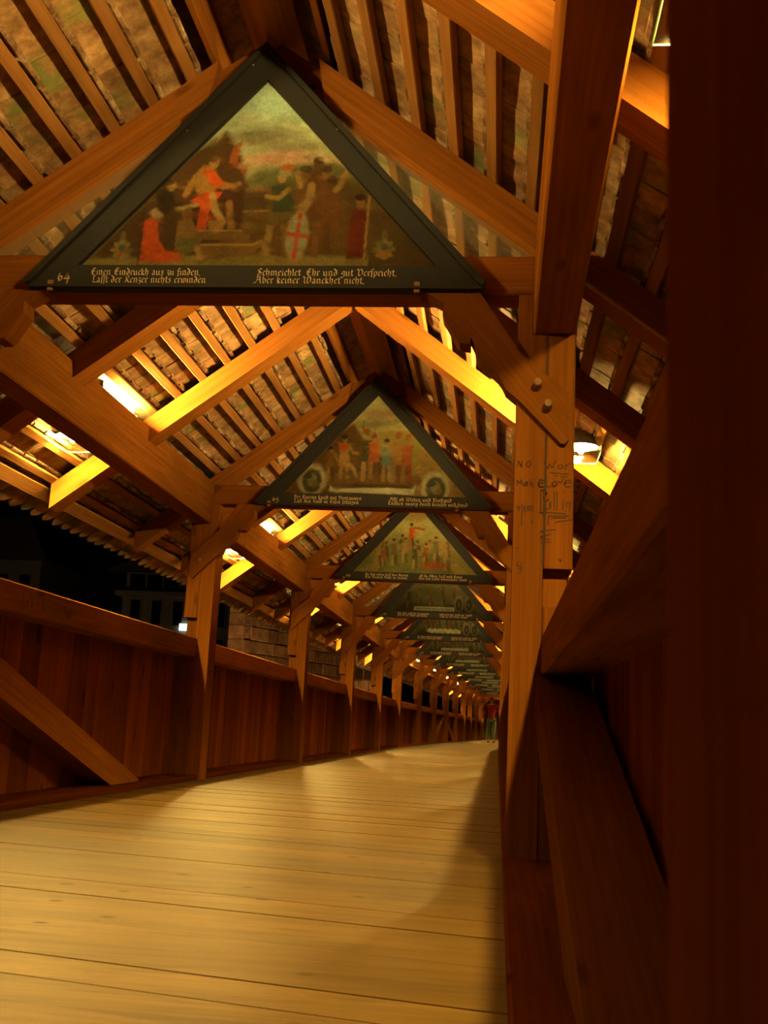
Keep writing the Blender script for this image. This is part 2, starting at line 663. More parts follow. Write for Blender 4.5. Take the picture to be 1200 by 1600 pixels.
# tiles
TW, TL, TT = 0.168, 0.395, 0.014
prof = [(-TW / 2 + .001, 0), (TW / 2 - .001, 0), (TW / 2 - .001, TL - .07), (TW * .3, TL - .02), (0, TL), (-TW * .3, TL - .02), (-TW / 2 + .001, TL - .07)]
tb = MB()
tb.prism(prof, (0, 0, 0), (0, 1, 0), (1, 0, 0), (0, 0, 1), TT)
nv = len(tb.v)
tb.box((0.002, -0.078, -0.017), (0.026, 0.070, 0.0), 'y', 0.006, 1)
tile_me = tb.mesh('roof_tile', M['tile'], M['mortar'])
t_v = np.array(tb.v)
tilt = math.atan(0.0158 / 0.188)
singles, rest = [], []
Rr, Uu, Ff = np.array(c_right), np.array(c_up), np.array(fw)
for side, sg in SIDES:
    for j in range(NB_):
        d = 0.29 + GAUGE * j
        yy = -0.9 + (0.5 if j % 2 else 0.0) * TW
        while yy < Yk(NK) - 0.35:
            ex = V((sg * CA, 0, -SA))
            en = V((sg * SA, 0, CA))
            ey = en.cross(ex)
            tl = tilt + random.gauss(0, 0.010)
            ro = random.gauss(0, 0.020)
            yw = random.gauss(0, 0.010)
            rot = Matrix((ex, ey, en)).transposed() @ Matrix.Rotation(-tl, 3, 'Y') @ Matrix.Rotation(ro, 3, 'X') @ Matrix.Rotation(yw, 3, 'Z')
            pos = roof_pt(sg, d, yy + random.gauss(0, .0015), 0.033 + 0.003 + abs(random.gauss(0, .002))) - ex * (0.034 + random.gauss(0, .004))
            mw = Matrix.Translation(pos) @ rot.to_4x4()
            if yy > YB:
                mw = Matrix.Translation((XM, YB, 0)) @ Matrix.Rotation(BEND, 4, 'Z') @ Matrix.Translation((-XM, -YB, 0)) @ mw
            dv = np.array(mw @ V((0.1, 0, 0))) - np.array((0, 0, CAM_H))
            zc = dv @ Ff
            px, py = 600 + F_PX * (dv @ Rr) / max(zc, .01), 800 - F_PX * (dv @ Uu) / max(zc, .01)
            ok = zc > 2 and -20 < px < 1010 and -20 < py < 900
            (singles if ok else rest).append((zc, side, mw))
            yy += TW + 0.001
singles.sort(key=lambda t: t[0])
pick = [t for t in singles if t[1] == 'left'][:185] + [t for t in singles if t[1] == 'right'][:113]
ids = {id(t) for t in pick}
for t in pick:
    o = link('roof_tile', tile_me, ceiling)
    o.matrix_local = t[2]
rest += [t for t in singles if id(t) not in ids]
mats = np.array([np.array(t[2]) for t in rest])
allv = np.einsum('nij,vj->nvi', mats[:, :3, :3], t_v) + mats[:, None, :3, 3]
nf = len(tb.f)
st = MB()
faces = []
for i in range(len(rest)):
    b = i * len(t_v)
    faces.extend([[q + b for q in f] for f in tb.f])
me = bpy.data.meshes.new('roof_tile')
me.from_pydata(allv.reshape(-1, 3), [], faces)
for mt in (M['tile'], M['mortar']):
    me.materials.append(mt)
me.polygons.foreach_set('material_index', np.tile(np.array(tb.mi, dtype=np.int32), len(rest)))
me.update()
o = link('roof_tile', me, ceiling)
o['kind'] = 'stuff'

# ------------------------------------------------------------------ trusses
BRACE = [(-0.374, -0.003), (-0.347, -0.008), (-0.28, -0.046), (-0.283, -0.095), (-0.262, -0.128), (-0.248, -0.153), (-0.228, -0.188),
         (-0.215, -0.203), (-0.176, -0.208), (-0.175, -0.18), (-0.158, -0.215), (-0.149, -0.252), (-0.132, -0.278), (-0.114, -0.292),
         (-0.085, -0.314), (-0.064, -0.335), (-0.051, -0.356), (-0.041, -0.38), (0.01, -0.423), (0.162, -0.581), (0.178, -0.583),
         (0.191, -0.566), (0.189, -0.388), (0.008, -0.238), (-0.147, -0.002)]


def make_truss():
    t = thing('roof_truss', 'x', 'truss')
    mb = MB().box((-1.155, 0, 2.07), (1.155, 0.14, 2.226), 'x', 0.006)
    mb.build('tie_beam', M['timber'], t)
    for sg in (-1, 1):
        hang = 1.19 if sg < 0 else 1.035
        # inner post: shouldered beside the wall plate
        pr = [(1.102, 0), (1.21, 0), (1.21, 1.913), (1.155, 1.913), (1.155, 2.069), (1.102, 2.069)]
        mb = MB().prism([(sg * a, b) for a, b in pr], (0, 0, 0), (1, 0, 0), (0, 0, 1), (0, 1, 0), PT, 'y')
        mb.build('inner_post', M['timber'], t)
        a, b = sorted((sg * 1.2125, sg * 1.315))
        MB().box((a, -0.004, hang), (b, PT, 1.913), 'z', 0.006).build('outer_post', M['timber'], t)
        a, b = sorted((sg * 1.2125, sg * 1.30))
        MB().box((a, 0.05, 0.9), (b, PT - 0.02, hang - 0.002), 'z', 0.004).build('post_stub', M['timber'], t)
        a, b = sorted((sg * 1.2125, sg * 1.395))
        MB().box((a, 0.0, 0.036), (b, PT, 0.898), 'z', 0.006).build('post_foot', M['timber'], t)
        mb = MB().prism([(sg * (1.102 + x), 2.07 + z) for x, z in BRACE], (0, -0.03, 0), (1, 0, 0), (0, 0, 1), (0, 1, 0), 0.10, (sg * .62, -.78))
        br = mb.build('knee_brace', M['timber'], t)
        for q, (px, pz) in enumerate(((1.176, 1.705), (1.215, 1.626))):
            L = 0.055 if sg > 0 else 0.012
            MB().lathe([(0.0165, 0), (0.0155, L - .004), (0.012, L)], (sg * px, -0.028, pz), (0, -1, 0), 10).build('peg', M['peg'], br)
        # principal rafter and the crossing pieces that carry the ridge
        d0, d1 = 0.205, 1.83
        pr = [(d0, ZU - SL * d0), (d1, ZU - SL * d1), (d1, ZL - SL * d1), (d0 + .03, ZL - SL * d0 - .02)]
        mb = MB().prism([(sg * a + XR - XM, b) for a, b in pr], (0, 0, 0), (1, 0, 0), (0, 0, 1), (0, 1, 0), 0.13, (sg * CA, -SA))
        mb.build('principal_rafter', M['rafter'], t)
        d0, d1 = -0.10, 0.32
        zo = 0.012
        y0 = 0.035 if sg < 0 else 0.082
        pr = [(d0, ZU - SL * d0 - .035), (d1, ZU - SL * d1 - zo), (d1, ZL - SL * d1 - .03), (d0, ZL - SL * d0 - .03)]
        pr = [(0.0, ZU - .035), (d1, ZU - SL * d1 - zo), (d1, ZL - SL * d1 - .03), (0.0, ZL - .03)]
        mb = MB().prism([(sg * a + XR - XM, b) for a, b in pr], (0, 0.04, 0), (1, 0, 0), (0, 0, 1), (0, 1, 0), 0.085, (sg * CA, -SA))
        rb = mb.build('ridge_fork', M['timber'], t)
        a, b = sorted((sg * 0.13 + XR - XM, sg * 0.155 + XR - XM))
        MB().beam((XR - XM + sg * 0.19, 0.036, 2.995 - .02), (XR - XM + sg * 0.115, 0.036, 2.945 - .02), 0.012, 0.024, (0, 0, 1), 0.002).build('mortise', M['iron'], rb)
    return t


PICTURES = ['painting sixty-four of the enthroned man', 'painting sixty-five with two arched crests', 'the bright green landscape painting',
            'the painting with two arched crests at its right', 'the painting with a wavy cream scroll', 'the sixth painting from the viewer',
            'the seventh painting from the viewer', 'the eighth painting from the viewer', 'the ninth painting from the viewer',
            'the tenth painting from the viewer', 'the eleventh painting from the viewer', 'the twelfth painting from the viewer']
ORD = ['nearest', 'second', 'third', 'fourth', 'fifth', 'sixth', 'seventh', 'eighth', 'ninth', 'tenth', 'eleventh', 'twelfth', 'thirteenth',
       'fourteenth']
truss0 = make_truss()
note_kids()
trusses = [truss0]
for k in range(NK):
    t = truss0 if k == 0 else copy_tree(truss0)
    t.location = W((XM, Yk(k), 0))
    t.rotation_euler = (0, 0, rz_at(Yk(k)))
    if k < 12:
        tag(t, 'orange timber truss with scrolled braces carrying ' + PICTURES[k], 'truss', 'roof trusses along the bridge')
    else:
        tag(t, 'orange timber truss without a painting, %s' % ('last before the end wall' if k == 13 else 'second from the end wall'), 'truss',
            'roof trusses along the bridge')
    if k:
        trusses.append(t)

# the post right beside the camera
np_ = thing('timber_post', 'blurred dark red-brown post filling the right edge of the picture', 'post', (0, 0, 0))
MB().box((0.060, 0.17, 0.035), (0.275, 0.416, 1.913), 'z', 0.012).build('post_shaft', M['board'], np_)
# ------------------------------------------------------------------ writing


def m_(x):
    return [(x - .12, .86), (x, .95), (x, .12), (x + .12, .02)]


G = {
    'i': (.42, [m_(.17), [(.12, 1.25), (.22, 1.4)]]),
    'n': (.85, [m_(.17), [(.17, .8), (.47, 1.0), (.58, .85), (.58, .12), (.70, .02)]]),
    'm': (1.25, [m_(.17), [(.17, .8), (.45, 1.), (.57, .85), (.57, .05)], [(.57, .8), (.87, 1.), (.98, .85), (.98, .12), (1.1, .02)]]),
    'u': (.85, [[(.05, .88), (.17, .82), (.17, .15), (.32, 0), (.58, .2)], m_(.58), [(.3, 1.22), (.48, 1.42)]]),
    'e': (.62, [[(.15, .15), (.15, .8), (.36, 1.), (.5, .8), (.17, .45)], [(.15, .15), (.3, 0), (.5, .15)]]),
    'a': (.76, [[(.1, .85), (.3, 1), (.5, .85), (.5, .12), (.62, .02)], [(.5, .55), (.15, .4), (.15, .1), (.3, 0), (.5, .2)]]),
    'd': (.74, [[(.55, .25), (.33, 0), (.14, .2), (.14, .65), (.33, .82), (.55, .6), (.55, .2)], [(.55, .65), (.5, 1.1), (.1, 1.5)]]),
    'r': (.55, [m_(.17), [(.17, .8), (.38, 1), (.5, .86)]]),
    's': (.6, [[(.5, .86), (.3, 1), (.15, .8), (.45, .4), (.42, .12), (.22, 0), (.08, .12)]]),
    'f': (.45, [[(.5, 1.42), (.3, 1.5), (.18, 1.3), (.18, -.3)], [(.04, .9), (.42, .9)]]),
    'S': (.42, [[(.5, 1.42), (.3, 1.5), (.18, 1.3), (.18, -.3)]]),
    't': (.5, [[(.2, 1.3), (.2, .15), (.35, 0), (.5, .12)], [(.03, .92), (.42, .95)]]),
    'c': (.55, [[(.5, .86), (.3, 1), (.15, .8), (.15, .15), (.3, 0), (.48, .14)]]),
    'k': (.7, [[(.17, 1.5), (.17, .1), (.27, 0)], [(.17, .6), (.45, 1), (.52, .8), (.2, .58), (.5, .1), (.62, .02)]]),
    'h': (.76, [[(.17, 1.5), (.17, .05)], [(.17, .8), (.45, 1), (.57, .8), (.52, .1), (.34, -.3)]]),
    'l': (.38, [[(.17, 1.5), (.17, .12), (.3, 0)]]),
    'b': (.74, [[(.17, 1.5), (.17, .15), (.35, 0), (.57, .2), (.57, .8), (.37, 1), (.17, .8)]]),
    'g': (.72, [[(.55, 1), (.25, .95), (.14, .6), (.3, .35), (.55, .6)], [(.55, 1), (.55, -.1), (.33, -.42), (.05, -.25)]]),
    'z': (.58, [[(.08, .95), (.48, .95), (.15, .5), (.45, .38), (.4, -.15), (.1, -.35)]]),
    'p': (.74, [[(.17, 1), (.17, -.5)], [(.17, .85), (.4, 1), (.57, .8), (.57, .2), (.37, 0), (.17, .15)]]),
    'o': (.72, [[(.16, .2), (.16, .8), (.36, 1), (.57, .8), (.57, .2), (.36, 0), (.16, .2)]]),
    'v': (.74, [[(.05, .9), (.2, .8), (.2, .15), (.37, 0), (.57, .2), (.57, .8), (.4, 1)]]),
    'w': (1.05, [[(.05, .9), (.18, .8), (.18, .15), (.3, 0), (.5, .2)], [(.5, 1.), (.5, .15), (.65, 0), (.87, .2), (.87, .8), (.7, 1)]]),
    'E': (1.0, [[(.85, 1.4), (.5, 1.5), (.2, 1.1), (.25, .35), (.55, 0), (.9, .25)], [(.25, .8), (.8, .85)], [(.5, 1.45), (.5, .5)]]),
    'L': (.95, [[(.15, 1.2), (.4, 1.5), (.42, .4), (.2, .05), (.5, .12), (.9, 0)], [(.42, 1.4), (.75, 1.45)]]),
    'D': (1.0, [[(.05, 1.3), (.4, 1.5), (.8, 1.2), (.85, .4), (.5, 0), (.1, .15)], [(.35, 1.4), (.35, .15)], [(.1, .75), (.3, .8)]]),
    'K': (1.0, [[(.05, .1), (.3, .15), (.35, 1.3), (.7, 1.5), (.8, 1.2)], [(.35, .75), (.75, .9), (.45, .7), (.75, .1), (.95, .05)]]),
    'Z': (.9, [[(.8, 1.35), (.45, 1.5), (.2, 1.2), (.7, .6), (.65, .15), (.35, 0), (.08, .2)], [(.35, 1.1), (.35, .35)]]),
    'V': (1.1, [[(-.05, 1.2), (.15, 1.5), (.35, 1.2), (.3, .3), (.5, 0), (.9, .3), (.95, 1.1), (.65, 1.5), (.5, 1.2)]]),
    'A': (1.15, [[(-.25, .1), (.1, .05), (.45, 1.2), (.3, 1.5), (.05, 1.2)], [(.45, 1.3), (.8, 1.45), (.85, .2), (1., .02)], [(.3, .7), (.85, .75)]]),
    'W': (1.5, [[(-.05, 1.2), (.15, 1.5), (.35, 1.2), (.3, .3), (.45, 0), (.8, .3), (.8, 1.4)], [(.8, .25), (.95, 0), (1.3, .3), (1.35, 1.1), (1.1, 1.5), (.95, 1.2)]]),
    'T': (1.0, [[(.1, 1.2), (.3, 1.5), (.9, 1.45)], [(.55, 1.45), (.25, 1.), (.25, .3), (.5, 0), (.9, .25)], [(.6, 1.3), (.6, .4)]]),
    'H': (1.0, [[(.1, 1.3), (.3, 1.5), (.35, .1), (.15, 0)], [(.35, .8), (.7, 1.05), (.8, .8), (.75, .1), (.5, -.25)]]),
    ',': (.3, [[(.15, .1), (.1, -.18)]]), '.': (.28, [[(.12, .05), (.16, .1)]]),
    '4': (.75, [[(.45, 1.1), (.05, .35), (.7, .4)], [(.52, .8), (.42, -.3)]]),
    '5': (.7, [[(.6, .95), (.25, .95), (.15, .5), (.5, .45), (.55, .05), (.3, -.3), (.08, -.2)]]),
    '6': (.72, [[(.6, 1.5), (.25, 1.1), (.12, .5), (.28, .05), (.52, .2), (.52, .6), (.33, .75), (.14, .5)]]),
    '7': (.65, [[(.08, .85), (.15, .98), (.58, .95), (.3, .3), (.25, -.3)]]),
    '8': (.7, [[(.5, 1.3), (.25, 1.4), (.15, 1.1), (.52, .5), (.5, .12), (.28, 0), (.12, .25), (.5, .9), (.52, 1.2)]]),
    '9': (.7, [[(.5, .6), (.25, .4), (.14, .7), (.3, 1.), (.52, .85), (.5, .2), (.2, -.3)]]),
    '0': (.7, [[(.16, .2), (.16, .8), (.36, 1), (.57, .8), (.57, .2), (.36, 0), (.16, .2)]]),
    '1': (.45, [[(.1, .85), (.25, 1.), (.25, 0)]]),
}


def strokes_of(s):
    x, out = 0.0, []
    for ch in s:
        if ch == ' ':
            x += .5
            continue
        adv, st_ = G.get(ch, G['i'])
        for p in st_:
            out.append([(a + x, b) for a, b in p])
        x += adv
    return out, x


def ribbon_mb(mb, strokes, to3, pen):
    """broad-nib pen: every step becomes a thin quad"""
    for st_ in strokes:
        for (a, b), (c_, d) in zip(st_, st_[1:]):
            nx, ny = pen
            i = len(mb.v)
            for q in ((a - nx, b - ny), (a + nx, b + ny), (c_ + nx, d + ny), (c_ - nx, d - ny)):
                mb.v.append(to3(*q))
            mb.poly([i, i + 1, i + 2, i + 3], [(0, 0)] * 4)


def line_of_text(mb, s, x0, x1, z, xh, y):
    st_, w = strokes_of(s)
    sc = (x1 - x0) / w
    ribbon_mb(mb, st_, lambda a, b: (x0 + a * sc, y, z + b * xh), (.075, .085))


# ------------------------------------------------------------------ paintings
TRI = ((-0.69, 0.095), (0.712, 0.095), (0.008, 0.885))


def paint_canvas(N, ops_fn, seed):
    """a triangular canvas whose colours are laid on by a small painter (ellipses, polygons, washes)"""
    rng = np.random.RandomState(seed)
    P, Q = [], []
    rows = []
    for r in range(N + 1):
        v = r / N
        n = max(1, int(round((N - r) * 1.7)))
        rows.append((len(P), n))
        for i in range(n + 1):
            P.append((0.5 * v + (1 - v) * i / n, v))
    P = np.array(P)
    faces = []
    for r in range(N):
        (a0, n0), (a1, n1) = rows[r], rows[r + 1]
        i = j = 0
        while i < n0 or j < n1:
            if j >= n1 or (i < n0 and (i + 1) / n0 <= (j + 1) / n1):
                faces.append((a0 + i, a0 + i + 1, a1 + j))
                i += 1
            else:
                faces.append((a0 + i, a1 + j + 1, a1 + j))
                j += 1
    C_ = np.zeros((len(P), 3))
    ops_fn(P[:, 0], P[:, 1], C_, rng)
    # brush dabs, each a little lighter or darker than what lies under it
    for q in range(int(N * 5)):
        i = rng.randint(len(P))
        cx, cy = P[i]
        rx, ry = rng.uniform(.008, .045), rng.uniform(.006, .022)
        a = rng.uniform(-.6, .6)
        dx, dy = (P[:, 0] - cx) * 1.7, P[:, 1] - cy
        d = np.hypot((dx * math.cos(a) + dy * math.sin(a)) / rx, (-dx * math.sin(a) + dy * math.cos(a)) / ry)
        al = np.clip(1.3 - d, 0, 1)[:, None] * rng.uniform(.25, .7)
        c0 = C_[i] * rng.uniform(.62, 1.4) * (1 + rng.uniform(-.12, .12, 3))
        C_[:] = C_ * (1 - al) + c0 * al
    # old varnish: browner and darker in cloudy patches
    cl = np.sin(P[:, 0] * 9 + rng.uniform(0, 6)) * np.sin(P[:, 1] * 11 + rng.uniform(0, 6)) + .5 * np.sin(P[:, 0] * 23 + P[:, 1] * 17)
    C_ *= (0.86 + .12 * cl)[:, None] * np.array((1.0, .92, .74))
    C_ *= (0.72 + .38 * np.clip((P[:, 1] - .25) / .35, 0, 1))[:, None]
    # smeared brushwork
    nz = np.zeros(len(P))
    for f in (9, 21, 47):
        a, b, c_, d = rng.uniform(0, 6, 4)
        nz += np.sin(P[:, 0] * f * 1.3 + 2 * np.sin(P[:, 1] * f + a) + b) * np.sin(P[:, 1] * f * 1.7 + 2 * np.sin(P[:, 0] * f * .7 + c_) + d) / 3
    nz += rng.normal(0, .7, len(P))
    C_ *= (1 + .13 * nz)[:, None]
    return P, faces, np.clip(C_, 0, 1)


def pig(rgb):
    """photographed colour under the lamps -> pigment"""
    c_ = np.array(lin(rgb))
    return c_ / np.array((1.0, .62, .26)) * 0.9


class Painter:
    def __init__(self, X, Y, C_, rng):
        self.X, self.Y, self.C, self.rng = X, Y, C_, rng

    def lay(self, a, col):
        a = np.clip(a, 0, 1)[:, None]
        self.C[:] = self.C * (1 - a) + pig(col) * a

    def ell(self, cx, cy, rx, ry, col, rot=0.0, al=1.0, soft=.25):
        c_, s = math.cos(rot), math.sin(rot)
        dx, dy = self.X - cx, self.Y - cy
        d = np.sqrt(((dx * c_ + dy * s) / rx) ** 2 + ((-dx * s + dy * c_) / ry) ** 2)
        self.lay(al * np.clip((1 + soft / 2 - d) / soft, 0, 1), col)

    def line(self, pts, w, col, al=1.0):
        best = np.full(len(self.X), 1e9)
        for (a, b), (c_, d) in zip(pts, pts[1:]):
            ux, uy = c_ - a, d - b
            L = ux * ux + uy * uy + 1e-9
            t = np.clip(((self.X - a) * ux + (self.Y - b) * uy) / L, 0, 1)
            best = np.minimum(best, np.hypot(self.X - a - t * ux, self.Y - b - t * uy))
        self.lay(al * np.clip((w * .65 - best) / (w * .3), 0, 1), col)

    def poly(self, pts, col, al=1.0, soft=2.0):
        ins = np.zeros(len(self.X), bool)
        best = np.full(len(self.X), 1e9)
        n = len(pts)
        for i in range(n):
            (a, b), (c_, d) = pts[i], pts[(i + 1) % n]
            cond = ((b > self.Y) != (d > self.Y)) & (self.X < (c_ - a) * (self.Y - b) / ((d - b) or 1e-9) + a)
            ins ^= cond
            ux, uy = c_ - a, d - b
            L = ux * ux + uy * uy + 1e-9
            t = np.clip(((self.X - a) * ux + (self.Y - b) * uy) / L, 0, 1)
            best = np.minimum(best, np.hypot(self.X - a - t * ux, self.Y - b - t * uy))
        sd = np.where(ins, best, -best)
        self.lay(al * np.clip(sd / soft + .5, 0, 1), col)

    def grad(self, y0, y1, c0, c1):
        t = np.clip((self.Y - y0) / (y1 - y0), 0, 1)[:, None]
        self.C[:] = pig(c0) * (1 - t) + pig(c1) * t

    def man(self, x, y, h, coat, legs=(70, 42, 12), skin=(120, 80, 28), helm=None, face=1):
        """standing figure, feet at (x, y), y grows downwards"""
        self.line([(x - h * .07, y), (x - h * .05, y - h * .45)], h * .1, skin)
        self.line([(x + h * .10, y - h * .01), (x + h * .05, y - h * .45)], h * .1, legs)
        self.poly([(x - h * .15, y - h * .36), (x + h * .15, y - h * .36), (x + h * .1, y - h * .6), (x + h * .15, y - h * .82), (x - h * .15, y - h * .82), (x - h * .1, y - h * .6)], coat, soft=h * .04)
        self.line([(x + face * h * .12, y - h * .78), (x + face * h * .2, y - h * .6), (x + face * h * .32, y - h * .58)], h * .075, skin, .8)
        self.ell(x, y - h * .91, h * .065, h * .08, skin)
        self.ell(x - face * h * .02, y - h * .97, h * .075, h * .05, helm or (40, 22, 6))
        if helm:
            self.ell(x - face * h * .03, y - h * 1.03, h * .07, h * .035, (130, 45, 8))


def ops64(u, v, C_, rng):
    p = Painter(125 + u * 565, 423 - v * 288, C_, rng)
    p.grad(140, 300, (150, 148, 92), (118, 88, 36))
    p.ell(410, 170, 70, 18, (140, 148, 100), .1, .6, .8)
    p.ell(400, 222, 60, 12, (98, 78, 40), -.05, .8, .9)
    p.ell(450, 238, 60, 9, (112, 92, 48), 0, .7, .9)
    p.ell(430, 256, 55, 10, (158, 98, 58), -.08, .75, .8)
    p.ell(500, 262, 40, 8, (150, 100, 56), 0, .7, .8)
    p.poly([(370, 300), (400, 276), (450, 268), (520, 262), (600, 300), (720, 440), (370, 440)], (78, 68, 26), soft=8)
    p.poly([(380, 310), (470, 290), (560, 290), (720, 440), (380, 440)], (72, 48, 14), soft=14)
    p.poly([(110, 440), (215, 330), (290, 250), (345, 212), (372, 250), (385, 300), (400, 440)], (62, 36, 10), soft=10)
    p.poly([(340, 440), (360, 330), (420, 340), (600, 330), (720, 440)], (78, 46, 12), soft=12)
    p.poly([(110, 430), (110, 412), (340, 404), (720, 406), (720, 430)], (112, 84, 28), soft=5)
    p.line([(345, 225), (352, 262)], 3, (50, 30, 10))
    p.line([(330, 230), (340, 215)], 3, (120, 85, 36))
    p.poly([(352, 262), (358, 238), (372, 228), (366, 262), (384, 268), (380, 282)], (112, 52, 12))
    # seated man with the red mantle
    p.poly([(300, 372), (296, 320), (352, 300), (380, 300), (384, 380)], (56, 28, 8), soft=8)
    p.ell(318, 292, 19, 25, (124, 78, 24))
    p.poly([(311, 274), (326, 272), (346, 292), (362, 296), (348, 304), (328, 300)], (158, 56, 10))
    p.line([(300, 285), (292, 300), (286, 313)], 10, (122, 76, 24))
    p.line([(345, 300), (372, 296)], 8, (118, 74, 24))
    p.poly([(294, 322), (318, 308), (346, 308), (338, 322), (326, 340), (324, 368), (308, 370), (312, 332)], (158, 54, 9))
    p.line([(330, 314), (336, 336), (350, 354)], 11, (140, 98, 40))
    p.line([(358, 326), (364, 362)], 11, (116, 72, 24))
    p.ell(329, 262, 8, 10, (128, 84, 30))
    p.ell(326, 256, 9, 6, (66, 36, 10))
    # steps
    p.poly([(300, 380), (306, 366), (392, 366), (400, 384)], (96, 60, 18))
    p.poly([(318, 412), (316, 388), (408, 381), (416, 387), (400, 404)], (104, 66, 20))
    p.line([(306, 368), (388, 367)], 2.5, (140, 96, 34))
    p.line([(318, 389), (400, 389), (414, 383)], 2.5, (144, 98, 36))
    p.poly([(326, 352), (352, 351), (352, 366), (328, 366)], (124, 78, 24))
    # kneeling red cloak, attendants
    p.poly([(221, 414), (224, 352), (237, 345), (246, 356), (250, 382), (262, 398), (286, 402), (286, 416)], (160, 56, 10))
    p.ell(243, 340, 10, 8, (132, 98, 46))
    p.ell(255, 322, 15, 20, (42, 26, 8))
    p.ell(262, 298, 8, 9, (128, 84, 32))
    p.ell(258, 293, 8, 5, (50, 30, 10))
    p.line([(274, 334), (306, 328)], 6, (140, 104, 46))
    p.poly([(276, 392), (278, 354), (298, 348), (318, 378), (316, 392)], (108, 70, 22))
    p.ell(292, 342, 9, 10, (92, 54, 16))
    p.poly([(276, 398), (282, 378), (314, 380), (318, 392), (300, 402)], (84, 66, 22))
    p.line([(312, 394), (320, 410)], 9, (130, 88, 34))
    p.line([(286, 396), (292, 412)], 9, (110, 70, 24))
    # crowd behind
    for x in range(388, 420, 9):
        p.ell(x, 300 + (x % 3) * 4, 5, 6, (100, 66, 24))
        p.ell(x, 326, 7, 20, (66, 42, 14))
    p.poly([(382, 372), (384, 338), (424, 338), (424, 372)], (84, 52, 14))
    p.line([(384, 338), (424, 337)], 2.5, (126, 86, 30))
    # soldier in green with plumed helmet
    p.line([(430, 344), (425, 372), (421, 402)], 12, (116, 80, 28))
    p.line([(446, 344), (452, 376), (454, 402)], 12, (98, 62, 20))
    p.poly([(424, 300), (452, 296), (464, 330), (460, 358), (424, 358), (430, 328)], (48, 44, 16), soft=3)
    p.poly([(424, 340), (460, 338), (464, 358), (422, 360)], (86, 60, 20))
    p.line([(452, 304), (436, 318), (418, 316)], 8, (126, 86, 32))
    p.ell(440, 286, 7, 9, (132, 86, 32))
    p.ell(444, 279, 11, 7, (112, 92, 46))
    p.ell(447, 271, 11, 5, (142, 62, 14))
    p.ell(420, 402, 10, 3, (120, 78, 26))
    # group at the right
    for x, y, c_ in ((478, 284, (86, 52, 18)), (497, 270, (76, 44, 14)), (511, 284, (104, 66, 24)), (520, 300, (70, 42, 14))):
        p.ell(x, y + 38, 17, 40, (86, 46, 12) if x != 497 else (74, 40, 12))
        p.ell(x, y - 4, 8, 10, c_)
        p.ell(x, y - 10, 9, 6, (58, 36, 14))
    p.line([(488, 300), (486, 320), (474, 338)], 13, (128, 88, 34))
    p.line([(526, 306), (533, 300), (540, 280)], 9, (126, 82, 30))
    p.line([(470, 300), (464, 280)], 8, (130, 88, 32))
    p.line([(500, 360), (498, 402)], 11, (100, 54, 14))
    p.line([(516, 360), (518, 398)], 10, (70, 38, 10))
    # oval shield with a red cross
    p.ell(470, 376, 18, 37, (134, 98, 40), .06)
    p.ell(470, 376, 15, 33, (118, 106, 60), .06)
    p.line([(473, 344), (467, 408)], 6.5, (150, 50, 10))
    p.line([(455, 372), (486, 376)], 6.5, (150, 50, 10))
    # dark red man and the framed corners with crests
    p.poly([(548, 410), (552, 342), (562, 330), (578, 342), (580, 410)], (84, 26, 6), soft=4)
    p.ell(566, 326, 7, 9, (110, 66, 24))
    p.ell(566, 317, 9, 5, (48, 22, 6))
    p.line([(580, 316), (576, 424)], 4, (124, 82, 30))
    p.poly([(583, 424), (584, 324), (700, 424)], (72, 46, 14), soft=3)
    p.line([(219, 424), (221, 332)], 3, (48, 30, 8))
    for cx, cy in ((191, 397), (607, 395)):
        p.ell(cx, cy, 13, 15, (104, 78, 28))
        p.ell(cx, cy + 3, 9, 9, (124, 72, 22))
        p.ell(cx, cy - 3, 5, 5, (56, 62, 44))
        p.ell(cx, cy - 20, 5, 9, (96, 74, 28), 0, .7)
        for a in range(8):
            p.ell(cx + 15 * math.cos(a * .785), cy + 13 * math.sin(a * .785), 3, 3, (118, 96, 36), 0, .7)


